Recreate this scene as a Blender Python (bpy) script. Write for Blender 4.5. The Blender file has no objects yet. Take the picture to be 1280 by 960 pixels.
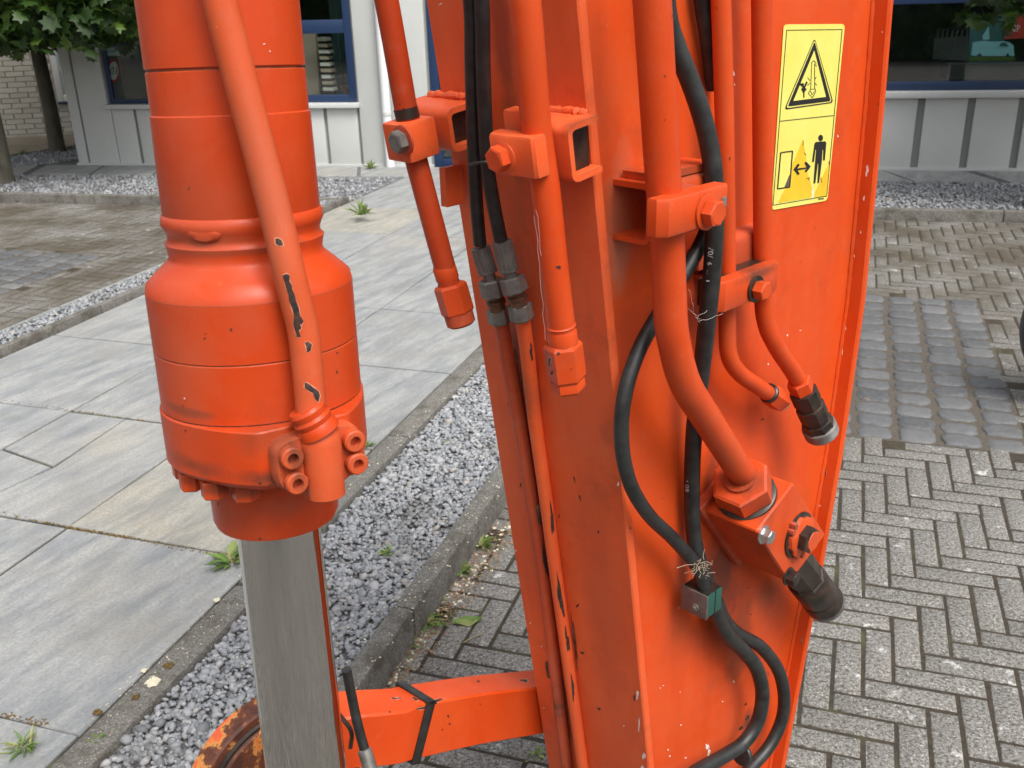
import bpy, bmesh, math, random
import numpy as np
from mathutils import Vector, Matrix
from mathutils.bvhtree import BVHTree

random.seed(7); RNG = np.random.default_rng(7)
scene = bpy.context.scene
col = scene.collection
R = math.radians

# ------------------------------------------------------------ camera
F, PITCH, ROLL = 1230.0, R(22.2), R(1.75)
CAM = np.array([0.0, 0.0, 1.58])
cam_data = bpy.data.cameras.new("camera"); cam = bpy.data.objects.new("camera", cam_data); col.objects.link(cam)
cam_data.sensor_fit = 'HORIZONTAL'; cam_data.sensor_width = 36; cam_data.lens = F / 1280 * 36
cam_data.clip_start = 0.05; cam_data.clip_end = 400
_right = Vector((math.cos(ROLL), -math.sin(ROLL) * math.sin(PITCH), -math.sin(ROLL) * math.cos(PITCH)))
_upv = Vector((math.sin(ROLL), math.cos(ROLL) * math.sin(PITCH), math.cos(ROLL) * math.cos(PITCH)))
_fwd = Vector((0, math.cos(PITCH), -math.sin(PITCH)))
M = Matrix.Identity(4)
for i in range(3):
    M[i][0] = _right[i]; M[i][1] = _upv[i]; M[i][2] = -_fwd[i]; M[i][3] = CAM[i]
cam.matrix_world = M
scene.camera = cam
cam_data.dof.use_dof = True; cam_data.dof.focus_distance = 1.35; cam_data.dof.aperture_fstop = 16

# ------------------------------------------------------------ sky, sun, exposure
SUN_EL, SUN_AZ = R(58), R(148)          # compass azimuth from +Y towards +X
world = bpy.data.worlds.new("World"); scene.world = world; world.use_nodes = True
wn = world.node_tree.nodes; wl = world.node_tree.links; wn.clear()
sky = wn.new('ShaderNodeTexSky'); sky.sky_type = 'NISHITA'; sky.sun_disc = False
sky.sun_elevation = SUN_EL; sky.sun_rotation = SUN_AZ; sky.dust_density = 6.0; sky.air_density = 1.2
bg = wn.new('ShaderNodeBackground'); bg.inputs[1].default_value = 0.15
hsv = wn.new('ShaderNodeHueSaturation'); hsv.inputs['Saturation'].default_value = 0.30
wo = wn.new('ShaderNodeOutputWorld')
wl.new(sky.outputs[0], hsv.inputs['Color']); wl.new(hsv.outputs[0], bg.inputs[0]); wl.new(bg.outputs[0], wo.inputs[0])
sd = bpy.data.lights.new("sun", 'SUN'); sd.energy = 1.35; sd.angle = R(24); sd.color = (1, .965, .91)
sun = bpy.data.objects.new("sun", sd); col.objects.link(sun)
sdir = Vector((math.sin(SUN_AZ) * math.cos(SUN_EL), math.cos(SUN_AZ) * math.cos(SUN_EL), math.sin(SUN_EL)))
sun.rotation_euler = sdir.to_track_quat('Z', 'Y').to_euler()
scene.view_settings.view_transform = 'Standard'; scene.view_settings.look = 'None'
scene.view_settings.gamma = 1; scene.view_settings.use_curve_mapping = False
scene.view_settings.exposure = 0.66
scene.render.engine = 'CYCLES'
scene.cycles.max_bounces = 8; scene.cycles.transparent_max_bounces = 12

# ------------------------------------------------------------ picture -> place
def ray(px, py):
    u = (px - 640) / F; v = -(py - 480) / F
    a = u * math.cos(ROLL) + v * math.sin(ROLL); b = -u * math.sin(ROLL) + v * math.cos(ROLL)
    return np.array([a, math.cos(PITCH) + b * math.sin(PITCH), b * math.cos(PITCH) - math.sin(PITCH)])
def G(px, py, z=0.0):
    d = ray(px, py); return CAM + d * ((z - CAM[2]) / d[2])
def hit(px, py, O, n):
    d = ray(px, py); n = np.asarray(n); return CAM + d * (np.dot(np.asarray(O) - CAM, n) / np.dot(d, n))
def AY(px, py, y):
    d = ray(px, py); return CAM + d * (y / d[1])
def unit(v):
    v = np.asarray(v, float); return v / np.linalg.norm(v)
Z3 = np.array([0, 0, 1.0])

# ------------------------------------------------------------ materials
MATS = {}
PATH_END = .95
class NT:
    def __init__(s, name):
        s.m = bpy.data.materials.new(name); s.m.use_nodes = True; s.t = s.m.node_tree; s.n = s.t.nodes; s.l = s.t.links
        s.b = s.n['Principled BSDF']; MATS[name] = s.m
    def add(s, k, **kw):
        x = s.n.new(k)
        for a, v in kw.items(): setattr(x, a, v)
        return x
    def coord(s, kind='Object'):
        return s.add('ShaderNodeTexCoord').outputs[kind]
    def noise(s, vec, scale, detail=3, rough=.55, stretch=None):
        if stretch:
            mp = s.add('ShaderNodeMapping'); mp.inputs['Scale'].default_value = stretch; s.l.new(vec, mp.inputs[0]); vec = mp.outputs[0]
        x = s.add('ShaderNodeTexNoise'); x.inputs['Scale'].default_value = scale; x.inputs['Detail'].default_value = detail
        x.inputs['Roughness'].default_value = rough; s.l.new(vec, x.inputs['Vector']); return x.outputs['Fac']
    def ramp(s, fac, stops):
        x = s.add('ShaderNodeValToRGB'); e = x.color_ramp.elements
        while len(e) < len(stops): e.new(.5)
        for q, (p, c) in zip(e, stops): q.position = p; q.color = (*c, 1) if len(c) == 3 else c
        s.l.new(fac, x.inputs[0]); return x.outputs[0]
    def mix(s, fac, a, b, mode='MIX'):
        x = s.add('ShaderNodeMix', data_type='RGBA', blend_type=mode)
        for k, v in ((0, fac), (6, a), (7, b)):
            if isinstance(v, (int, float)): x.inputs[k].default_value = v
            elif isinstance(v, tuple): x.inputs[k].default_value = (*v, 1)
            else: s.l.new(v, x.inputs[k])
        return x.outputs[2]
    def math(s, op, a, b=0.0):
        x = s.add('ShaderNodeMath', operation=op)
        for k, v in ((0, a), (1, b)):
            if isinstance(v, (int, float)): x.inputs[k].default_value = v
            else: s.l.new(v, x.inputs[k])
        return x.outputs[0]
    def rand(s):
        a = s.add('ShaderNodeNewGeometry').outputs['Random Per Island']; b = s.add('ShaderNodeObjectInfo').outputs['Random']
        return s.math('FRACT', s.math('ADD', a, b))
    def set(s, **kw):
        for k, v in kw.items():
            k = k.replace('_', ' ')
            if isinstance(v, (int, float)): s.b.inputs[k].default_value = v
            elif isinstance(v, tuple): s.b.inputs[k].default_value = (*v, 1)
            else: s.l.new(v, s.b.inputs[k])
        return s
    def bump(s, *hs):
        last = None
        for h, st, d in hs:
            x = s.add('ShaderNodeBump'); x.inputs['Strength'].default_value = st; x.inputs['Distance'].default_value = d
            s.l.new(h, x.inputs['Height'])
            if last is not None: s.l.new(last, x.inputs['Normal'])
            last = x.outputs[0]
        s.l.new(last, s.b.inputs['Normal']); return s

def paint(name, base, dirt=.5, speck=.7, rough=.42):
    t = NT(name); c = t.coord()
    big = t.noise(c, 7, 5, .62); mid = t.noise(c, 30, 4, .6); streak = t.noise(c, 22, 4, .6, (1, 1, .12))
    dark = tuple(x * f for x, f in zip(base, (.66, .55, .6))); chalk = (base[0] * .98, base[1] * 1.22 + .006, base[2] * 1.7 + .005)
    c1 = t.mix(t.ramp(big, [(.35, (0, 0, 0)), (.7, (1, 1, 1))]), base, chalk)
    c1 = t.mix(t.math('MULTIPLY', t.ramp(streak, [(.45, (0, 0, 0)), (.75, (1, 1, 1))]), .5 * dirt + .15), c1, dark)
    scr = t.ramp(t.noise(c, 60, 3, .6, (1, 1, .05)), [(.69, (0, 0, 0)), (.71, (1, 1, 1))]); c1 = t.mix(t.math('MULTIPLY', scr, .13), c1, (base[0], base[1] * 3 + .03, base[2] * 5 + .03))
    patch = t.ramp(t.noise(c, 3.2, 6, .68), [(.42, (1, 1, 1)), (.62, (0, 0, 0))]); c1 = t.mix(t.math('MULTIPLY', patch, .30), c1, tuple(x * f for x, f in zip(base, (.72, .50, .45))))
    dust = t.ramp(t.noise(c, 45, 6, .75), [(.52, (0, 0, 0)), (.72, (1, 1, 1))]); c1 = t.mix(t.math('MULTIPLY', dust, .16 * dirt + .02), c1, (.42, .26, .18))
    grime = t.math('MULTIPLY', t.ramp(t.noise(c, 11, 8, .72), [(.56, (0, 0, 0)), (.78, (1, 1, 1))]), dirt)
    c1 = t.mix(grime, c1, (.085, .05, .035))
    bv = t.add('ShaderNodeBevel', samples=4); bv.inputs['Radius'].default_value = .0035; gn = t.add('ShaderNodeNewGeometry')
    dt = t.add('ShaderNodeVectorMath', operation='DOT_PRODUCT'); t.l.new(bv.outputs[0], dt.inputs[0]); t.l.new(gn.outputs['Normal'], dt.inputs[1])
    edge = t.math('SUBTRACT', 1.0, dt.outputs['Value']); edge = t.math('ADD', t.math('MULTIPLY', edge, 2.2), t.math('MULTIPLY', t.math('SUBTRACT', t.noise(c, 55, 5, .72), .5), 1.9))
    pale = t.ramp(edge, [(.30, (0, 0, 0)), (.42, (1, 1, 1))]); c1 = t.mix(t.math('MULTIPLY', pale, .30), c1, (base[0], base[1] * 2.6, base[2] * 5)); bare = t.ramp(edge, [(.62, (0, 0, 0)), (.68, (1, 1, 1))]); c1 = t.mix(t.math('MULTIPLY', bare, .85), c1, (.10, .055, .04))
    fs = t.ramp(t.noise(c, 230, 3, .6), [(.745 - .012 * speck, (0, 0, 0)), (.757, (1, 1, 1))])
    fs2 = t.ramp(t.noise(c, 270, 3, .6), [(.752, (0, 0, 0)), (.762, (1, 1, 1))])
    c2 = t.mix(t.math('MULTIPLY', fs, .5 * speck), c1, (.035, .02, .018))
    c2 = t.mix(t.math('MULTIPLY', fs2, .6 * speck), c2, (.7, .5, .42))
    r = t.math('ADD', t.math('MULTIPLY', mid, .22), rough - .11)
    t.set(Base_Color=c2, Roughness=r, Specular_IOR_Level=.27)
    t.bump((t.noise(c, 420, 2, .5), .10, .0006), (mid, .16, .002), (fs, .3, -.0006))
    return t
OR = (.66, .070, .008)
paint('orange_paint', OR, .30, .8)
paint('orange_paint_dull', (.76, .108, .024), .45, 1.0, .48)
paint('orange_paint_feed', (.53, .078, .020), .35, .6, .45)
paint('orange_paint_rusty', (.44, .050, .011), .6, 1.0, .45)
paint('orange_paint_pipe', (.59, .063, .009), .35, .9, .42)
paint('orange_paint_cylinder', (.52, .048, .006), .18, .5, .40)
paint('orange_paint_grimy', (.48, .07, .022), 1.0, 1.0, .55)
t = NT('orange_rust'); c = t.coord(); n = t.noise(c, 16, 7, .7)
t.set(Base_Color=t.ramp(n, [(.44, (.075, .022, .012)), (.52, (.16, .045, .018)), (.56, (.66, .30, .07)), (.62, (.70, .11, .03))]), Roughness=.6).bump((n, .5, .003))
t = NT('rusted_edge'); c = t.coord(); n = t.noise(c, 40, 6, .7)
t.set(Base_Color=t.ramp(n, [(.4, (.05, .02, .012)), (.6, (.20, .07, .03))]), Roughness=.75).bump((n, .5, .002))
t = NT('paint_chip_dark'); c = t.coord(); t.set(Base_Color=t.ramp(t.noise(c, 160, 3), [(.35, (.012, .009, .009)), (.65, (.07, .032, .022))]), Roughness=.6)
t = NT('orange_chip_edge'); t.set(Base_Color=(.70, .30, .18), Roughness=.6)
t = NT('paint_chip_white'); t.set(Base_Color=(.75, .66, .6), Roughness=.7)
t = NT('black_rubber'); c = t.coord(); n = t.noise(c, 60, 4, .6)
t.set(Base_Color=t.ramp(n, [(.3, (.007, .008, .008)), (.75, (.028, .030, .029))]), Roughness=.46).bump((t.noise(c, 300, 2), .15, .001))
t = NT('worn_steel'); c = t.coord(); n = t.noise(c, 50, 5, .65)
t.set(Base_Color=t.ramp(n, [(.3, (.10, .095, .085)), (.7, (.24, .235, .22))]), Roughness=.5, Metallic=.45).bump((n, .2, .001))
t = NT('crimped_steel'); c = t.coord(); n = t.noise(c, 50, 5, .65)
t.set(Base_Color=t.ramp(n, [(.3, (.10, .10, .092)), (.7, (.20, .20, .185))]), Roughness=.5, Metallic=.3).bump((n, .2, .001))
t = NT('oily_steel'); c = t.coord(); n = t.noise(c, 45, 5, .65)
t.set(Base_Color=t.ramp(n, [(.35, (.014, .011, .010)), (.6, (.045, .030, .022)), (.75, (.10, .05, .035))]), Roughness=.38, Metallic=.2).bump((n, .3, .001))
t = NT('bright_steel'); c = t.coord(); n = t.noise(c, 80, 4, .6)
t.set(Base_Color=t.ramp(n, [(.3, (.35, .35, .34)), (.7, (.62, .62, .62))]), Roughness=.32, Metallic=.9).bump((n, .1, .001))
t = NT('brown_brass'); c = t.coord(); n = t.noise(c, 80, 4, .6)
t.set(Base_Color=t.ramp(n, [(.3, (.07, .035, .022)), (.7, (.19, .10, .06))]), Roughness=.45, Metallic=.5).bump((n, .2, .001))
t = NT('chrome'); c = t.coord(); n = t.noise(c, 9, 4, .6, (5, 5, .08))
t.set(Base_Color=t.ramp(n, [(.3, (.50, .49, .465)), (.7, (.56, .55, .53))]), Roughness=t.ramp(n, [(.35, (.05,) * 3), (.7, (.085,) * 3)]), Metallic=1.0)
t = NT('green_plastic'); t.set(Base_Color=(.012, .075, .055), Roughness=.45)
t = NT('clamp_metal'); c = t.coord(); n = t.noise(c, 35, 5, .65); t.set(Base_Color=t.ramp(n, [(.3, (.07, .055, .05)), (.7, (.17, .14, .13))]), Roughness=.5, Metallic=.3).bump((n, .2, .001))
t = NT('decal_yellow'); c = t.coord(); n = t.noise(c, 20, 4, .6); t.set(Base_Color=t.ramp(n, [(.3, (.80, .72, .13)), (.7, (.86, .80, .20))]), Roughness=.38)
t = NT('decal_amber'); c = t.coord(); n = t.noise(c, 25, 4, .6); t.set(Base_Color=t.ramp(n, [(.3, (.80, .48, .02)), (.7, (.88, .60, .03))]), Roughness=.45)
t = NT('decal_black'); t.set(Base_Color=(.012, .012, .012), Roughness=.45)
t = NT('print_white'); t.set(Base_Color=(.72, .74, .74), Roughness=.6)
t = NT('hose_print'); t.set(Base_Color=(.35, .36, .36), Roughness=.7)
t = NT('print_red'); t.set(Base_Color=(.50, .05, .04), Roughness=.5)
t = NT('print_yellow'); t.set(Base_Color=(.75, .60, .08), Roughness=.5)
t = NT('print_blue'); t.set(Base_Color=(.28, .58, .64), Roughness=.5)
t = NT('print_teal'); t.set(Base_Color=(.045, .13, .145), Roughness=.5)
t = NT('wool_fluff'); t.set(Base_Color=(.34, .26, .18), Roughness=.9)
t = NT('cobweb'); t.set(Base_Color=(.55, .5, .47), Roughness=.9)
# setting
t = NT('panel_grey'); c = t.coord(); n = t.noise(c, 1.3, 4, .6); t.set(Base_Color=t.ramp(n, [(.3, (.52, .53, .51)), (.7, (.60, .61, .59))]), Roughness=.45).bump((t.noise(c, 3, 2), .05, .02))
t = NT('panel_dark'); t.set(Base_Color=(.24, .25, .24), Roughness=.6)
t = NT('sill_metal'); t.set(Base_Color=(.60, .61, .60), Roughness=.4)
t = NT('white_plastic'); t.set(Base_Color=(.80, .81, .81), Roughness=.4)
t = NT('blue_frame'); t.set(Base_Color=(.014, .034, .090), Roughness=.35)
t = NT('interior_dark'); c = t.coord(); t.set(Base_Color=t.ramp(t.noise(c, 2, 3), [(.3, (.02, .025, .025)), (.7, (.06, .07, .065))]), Roughness=.8)
t = NT('interior_grey'); t.set(Base_Color=(.15, .145, .14), Roughness=.8)
t = NT('cardboard'); t.set(Base_Color=(.34, .27, .2), Roughness=.8)
t = NT('curtain'); t.set(Base_Color=(.10, .17, .17), Roughness=.9)
g = bpy.data.materials.new('window_glass'); g.use_nodes = True; MATS['window_glass'] = g
nt = g.node_tree; nt.nodes.clear(); o_ = nt.nodes.new('ShaderNodeOutputMaterial'); mx = nt.nodes.new('ShaderNodeMixShader')
tr = nt.nodes.new('ShaderNodeBsdfTransparent'); tr.inputs[0].default_value = (.86, .90, .89, 1); gl = nt.nodes.new('ShaderNodeBsdfGlossy'); gl.inputs['Roughness'].default_value = .01
fr = nt.nodes.new('ShaderNodeFresnel'); fr.inputs[0].default_value = 2.1
bk = nt.nodes.new('ShaderNodeNewGeometry'); m1 = nt.nodes.new('ShaderNodeMath'); m1.operation = 'SUBTRACT'; m1.inputs[0].default_value = 1; nt.links.new(bk.outputs['Backfacing'], m1.inputs[1]); m2 = nt.nodes.new('ShaderNodeMath'); m2.operation = 'MULTIPLY'; nt.links.new(fr.outputs[0], m2.inputs[0]); nt.links.new(m1.outputs[0], m2.inputs[1]); nt.links.new(m2.outputs[0], mx.inputs[0]); nt.links.new(tr.outputs[0], mx.inputs[1]); nt.links.new(gl.outputs[0], mx.inputs[2]); nt.links.new(mx.outputs[0], o_.inputs[0])
t = NT('cream_brick'); c = t.coord(); n = t.noise(c, 5, 4); t.set(Base_Color=t.mix(.35, t.ramp(t.rand(), [(0, (.52, .49, .42)), (1, (.66, .63, .55))]), t.ramp(n, [(.3, (.52, .49, .42)), (.7, (.66, .63, .56))])), Roughness=.85)
t = NT('cream_mortar'); t.set(Base_Color=(.50, .47, .41), Roughness=.9)
t = NT('paver'); c = t.coord(); geo = t.add('ShaderNodeNewGeometry').outputs['Position']; n = t.noise(geo, 110, 4, .75); n2 = t.noise(geo, 2.2, 5, .65); n3 = t.noise(geo, 190, 3, .7)
base = t.ramp(t.rand(), [(0, (.115, .109, .096)), (.5, (.155, .147, .131)), (.85, (.185, .170, .155)), (1, (.21, .19, .176))])
base = t.mix(t.ramp(n, [(.38, (0, 0, 0)), (.62, (1, 1, 1))]), t.mix(.72, base, (.035, .033, .028)), t.mix(.50, base, (.46, .45, .42)))
base = t.mix(t.ramp(n3, [(.585, (0, 0, 0)), (.64, (.8,) * 3)]), base, (.60, .585, .55))
base = t.mix(t.ramp(t.noise(geo, 13, 5, .75), [(.60, (0, 0, 0)), (.68, (.8,) * 3)]), base, (.72, .72, .70))
sx = t.add('ShaderNodeSeparateXYZ'); t.l.new(geo, sx.inputs[0]); far = t.math('MULTIPLY', t.math('SUBTRACT', sx.outputs[1], 2.9), .36); far = t.math('MINIMUM', t.math('MAXIMUM', far, 0.0), .8)
base = t.mix(t.math('MULTIPLY', t.ramp(n2, [(.38, (.15, .15, .15)), (.62, (1, 1, 1))]), t.math('ADD', far, .12)), base, (.080, .064, .040))
t.set(Base_Color=base, Roughness=.85).bump((n, .6, .003), (n3, .5, .0015))
t = NT('cobble_stone'); geo = t.add('ShaderNodeNewGeometry').outputs['Position']; n = t.noise(geo, 60, 5, .65); n2 = t.noise(geo, 14, 4, .6)
base = t.ramp(t.rand(), [(0, (.060, .062, .066)), (.5, (.094, .097, .101)), (.975, (.135, .135, .135)), (1, (.34, .31, .25))])
base = t.mix(t.ramp(n, [(.3, (0,) * 3), (.75, (.5,) * 3)]), base, (.20, .205, .208)); base = t.mix(t.ramp(n2, [(.68, (0,) * 3), (.74, (.5,) * 3)]), base, (.42, .25, .13))
t.set(Base_Color=base, Roughness=.62).bump((n, .5, .004), (n2, .4, .01))
t = NT('joint_sand'); geo = t.add('ShaderNodeNewGeometry').outputs['Position']; n = t.noise(geo, 60, 5, .7); n2 = t.noise(geo, 3, 5, .7)
t.set(Base_Color=t.mix(t.ramp(n2, [(.55, (0,) * 3), (.70, (.6,) * 3)]), t.ramp(n, [(.3, (.020, .016, .011)), (.7, (.055, .041, .026))]), (.09, .095, .035)), Roughness=.95).bump((n, .8, .006))
t = NT('slab_joint'); geo = t.add('ShaderNodeNewGeometry').outputs['Position']; n = t.noise(geo, 50, 5, .7); n2 = t.noise(geo, 4, 3, .7)
t.set(Base_Color=t.mix(t.ramp(n2, [(.5, (0,) * 3), (.62, (.8,) * 3)]), t.ramp(n, [(.3, (.022, .02, .018)), (.7, (.06, .05, .038))]), (.10, .10, .04)), Roughness=.95).bump((n, .8, .006))
t = NT('cobble_grout'); geo = t.add('ShaderNodeNewGeometry').outputs['Position']; n = t.noise(geo, 90, 5, .7)
t.set(Base_Color=t.ramp(n, [(.3, (.05, .042, .032)), (.7, (.11, .094, .074))]), Roughness=.95).bump((n, .8, .005))
t = NT('slab_stone'); geo = t.add('ShaderNodeNewGeometry').outputs['Position']
rot = t.add('ShaderNodeVectorRotate'); rot.rotation_type = 'Z_AXIS'; rot.inputs['Angle'].default_value = R(-62); t.l.new(geo, rot.inputs[0])
v = rot.outputs[0]; n = t.noise(v, 5, 7, .66, (.55, 2.6, 1)); nb = t.noise(v, 13, 7, .74, (.45, 1.7, 1)); nf = t.noise(geo, 110, 3, .6); nl = t.noise(geo, 1.1, 4, .6)
base = t.ramp(n, [(.30, (.18, .198, .212)), (.5, (.30, .313, .318)), (.70, (.42, .425, .408))])
base = t.mix(t.ramp(nb, [(.46, (0,) * 3), (.66, (.65,) * 3)]), base, (.48, .475, .445))
base = t.mix(t.ramp(t.noise(v, 38, 6, .75, (.25, 2.4, 1)), [(.60, (0,) * 3), (.70, (.5,) * 3)]), base, (.53, .53, .50))
base = t.mix(t.ramp(t.noise(geo, 3.0, 7, .75), [(.50, (0,) * 3), (.62, (.5,) * 3)]), base, (.27, .265, .245))
base = t.mix(t.ramp(nb, [(.30, (.65,) * 3), (.46, (0,) * 3)]), base, (.22, .235, .25))
base = t.mix(t.ramp(t.rand(), [(0, (0,) * 3), (.8, (.0,) * 3), (1, (.12,) * 3)]), base, (.49, .465, .40))
base = t.mix(t.ramp(nl, [(.55, (0,) * 3), (.75, (.45,) * 3)]), base, (.43, .37, .27))
base = t.mix(t.ramp(nf, [(.34, (.5,) * 3), (.56, (0,) * 3)]), base, (.20, .20, .195))
t.set(Base_Color=base, Roughness=.62).bump((n, .35, .006), (nf, .25, .002))
cream_ = t.m.copy(); cream_.name = 'slab_cream'; MATS['slab_cream'] = cream_; b_ = cream_.node_tree.nodes['Principled BSDF']; src_ = b_.inputs['Base Color'].links[0].from_socket; m_ = cream_.node_tree.nodes.new('ShaderNodeMix'); m_.data_type = 'RGBA'; m_.blend_type = 'MULTIPLY'; m_.inputs[0].default_value = 1; m_.inputs[7].default_value = (1.12, 1.06, .95, 1); cream_.node_tree.links.new(src_, m_.inputs[6]); cream_.node_tree.links.new(m_.outputs[2], b_.inputs['Base Color'])
t = NT('kerb_concrete'); geo = t.add('ShaderNodeNewGeometry').outputs['Position']; n = t.noise(geo, 120, 4, .7); n2 = t.noise(geo, 9, 5, .7); sp = t.noise(geo, 230, 2, .5)
base = t.ramp(n, [(.3, (.085, .078, .068)), (.7, (.25, .24, .215))])
base = t.mix(t.ramp(sp, [(.62, (0,) * 3), (.70, (.85,) * 3)]), base, (.50, .47, .43)); base = t.mix(t.ramp(n2, [(.48, (0,) * 3), (.62, (.7,) * 3)]), base, (.07, .06, .042))
t.set(Base_Color=base, Roughness=.9).bump((n, .7, .005), (n2, .5, .01))
t = NT('gravel_stone'); geo = t.add('ShaderNodeNewGeometry').outputs['Position']; n = t.noise(geo, 160, 3, .6)
base = t.ramp(t.rand(), [(0, (.17, .18, .195)), (.35, (.33, .345, .36)), (.75, (.38, .393, .41)), (.95, (.52, .52, .52)), (1, (.40, .33, .25))])
dirt_ = t.ramp(t.noise(geo, 5, 5, .7), [(.52, (0,) * 3), (.68, (.55,) * 3)])
t.set(Base_Color=t.mix(dirt_, t.mix(t.math('MULTIPLY', n, .4), base, (.26, .27, .29)), (.12, .105, .085)), Roughness=.7).bump((n, .4, .002))
t = NT('gravel_bed'); geo = t.add('ShaderNodeNewGeometry').outputs['Position']; n = t.noise(geo, 90, 4, .7)
t.set(Base_Color=t.ramp(n, [(.35, (.04, .038, .036)), (.6, (.20, .205, .21))]), Roughness=.9).bump((n, .9, .01))
t = NT('sandy_paving'); geo = t.add('ShaderNodeNewGeometry').outputs['Position']; n = t.noise(geo, 5, 6, .7)
t.set(Base_Color=t.ramp(n, [(.3, (.22, .18, .13)), (.7, (.34, .295, .225))]), Roughness=.9).bump((n, .3, .01))
t = NT('bark'); c = t.coord(); n = t.noise(c, 12, 5, .65, (1, 1, .3)); t.set(Base_Color=t.ramp(n, [(.3, (.05, .047, .035)), (.7, (.14, .13, .095))]), Roughness=.9).bump((n, .6, .01))
def leafmat(name, a, b, cc):
    t = NT(name); t.set(Base_Color=t.ramp(t.rand(), [(0, a), (.6, b), (1, cc)]), Roughness=.45)
    t.b.inputs['Transmission Weight'].default_value = 0
    tl = t.add('ShaderNodeBsdfTranslucent'); t.l.new(t.b.inputs['Base Color'].links[0].from_socket, tl.inputs[0])
    mxs = t.add('ShaderNodeMixShader'); mxs.inputs[0].default_value = .3; out = t.n['Material Output']
    t.l.new(t.b.outputs[0], mxs.inputs[1]); t.l.new(tl.outputs[0], mxs.inputs[2]); t.l.new(mxs.outputs[0], out.inputs[0])
leafmat('tree_leaf', (.014, .034, .006), (.030, .070, .010), (.085, .15, .02))
leafmat('weed_leaf', (.11, .20, .035), (.18, .30, .065), (.34, .36, .13))
leafmat('hedge_leaf', (.03, .07, .015), (.06, .13, .03), (.13, .22, .05))
t = NT('dry_stalk'); t.set(Base_Color=(.30, .24, .13), Roughness=.9)
t = NT('dead_leaf'); t.set(Base_Color=(.26, .15, .09), Roughness=.8)
t = NT('moss'); geo = t.add('ShaderNodeNewGeometry').outputs['Position']; n = t.noise(geo, 120, 4, .7); t.set(Base_Color=t.ramp(n, [(.35, (.10, .045, .015)), (.65, (.16, .12, .03))]), Roughness=.95).bump((n, .9, .006))
t = NT('lichen'); t.set(Base_Color=(.62, .58, .44), Roughness=.9)

def dim(name, k):
    tr_ = MATS[name].node_tree; b_ = tr_.nodes['Principled BSDF'].inputs['Base Color']; m_ = tr_.nodes.new('ShaderNodeMix'); m_.data_type = 'RGBA'; m_.blend_type = 'MULTIPLY'; m_.inputs[0].default_value = 1; m_.inputs[7].default_value = (k, k, k, 1)
    if b_.links: tr_.links.new(b_.links[0].from_socket, m_.inputs[6])
    else: m_.inputs[6].default_value = b_.default_value
    tr_.links.new(m_.outputs[2], b_)
for n_, k_ in (('slab_stone', .80), ('slab_cream', .80), ('paver', .80), ('cobble_stone', .84), ('gravel_stone', .80), ('kerb_concrete', .82), ('panel_grey', .93), ('cream_brick', .9), ('white_plastic', .88), ('sill_metal', .9), ('decal_yellow', .88), ('decal_amber', .88)): dim(n_, k_)
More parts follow.
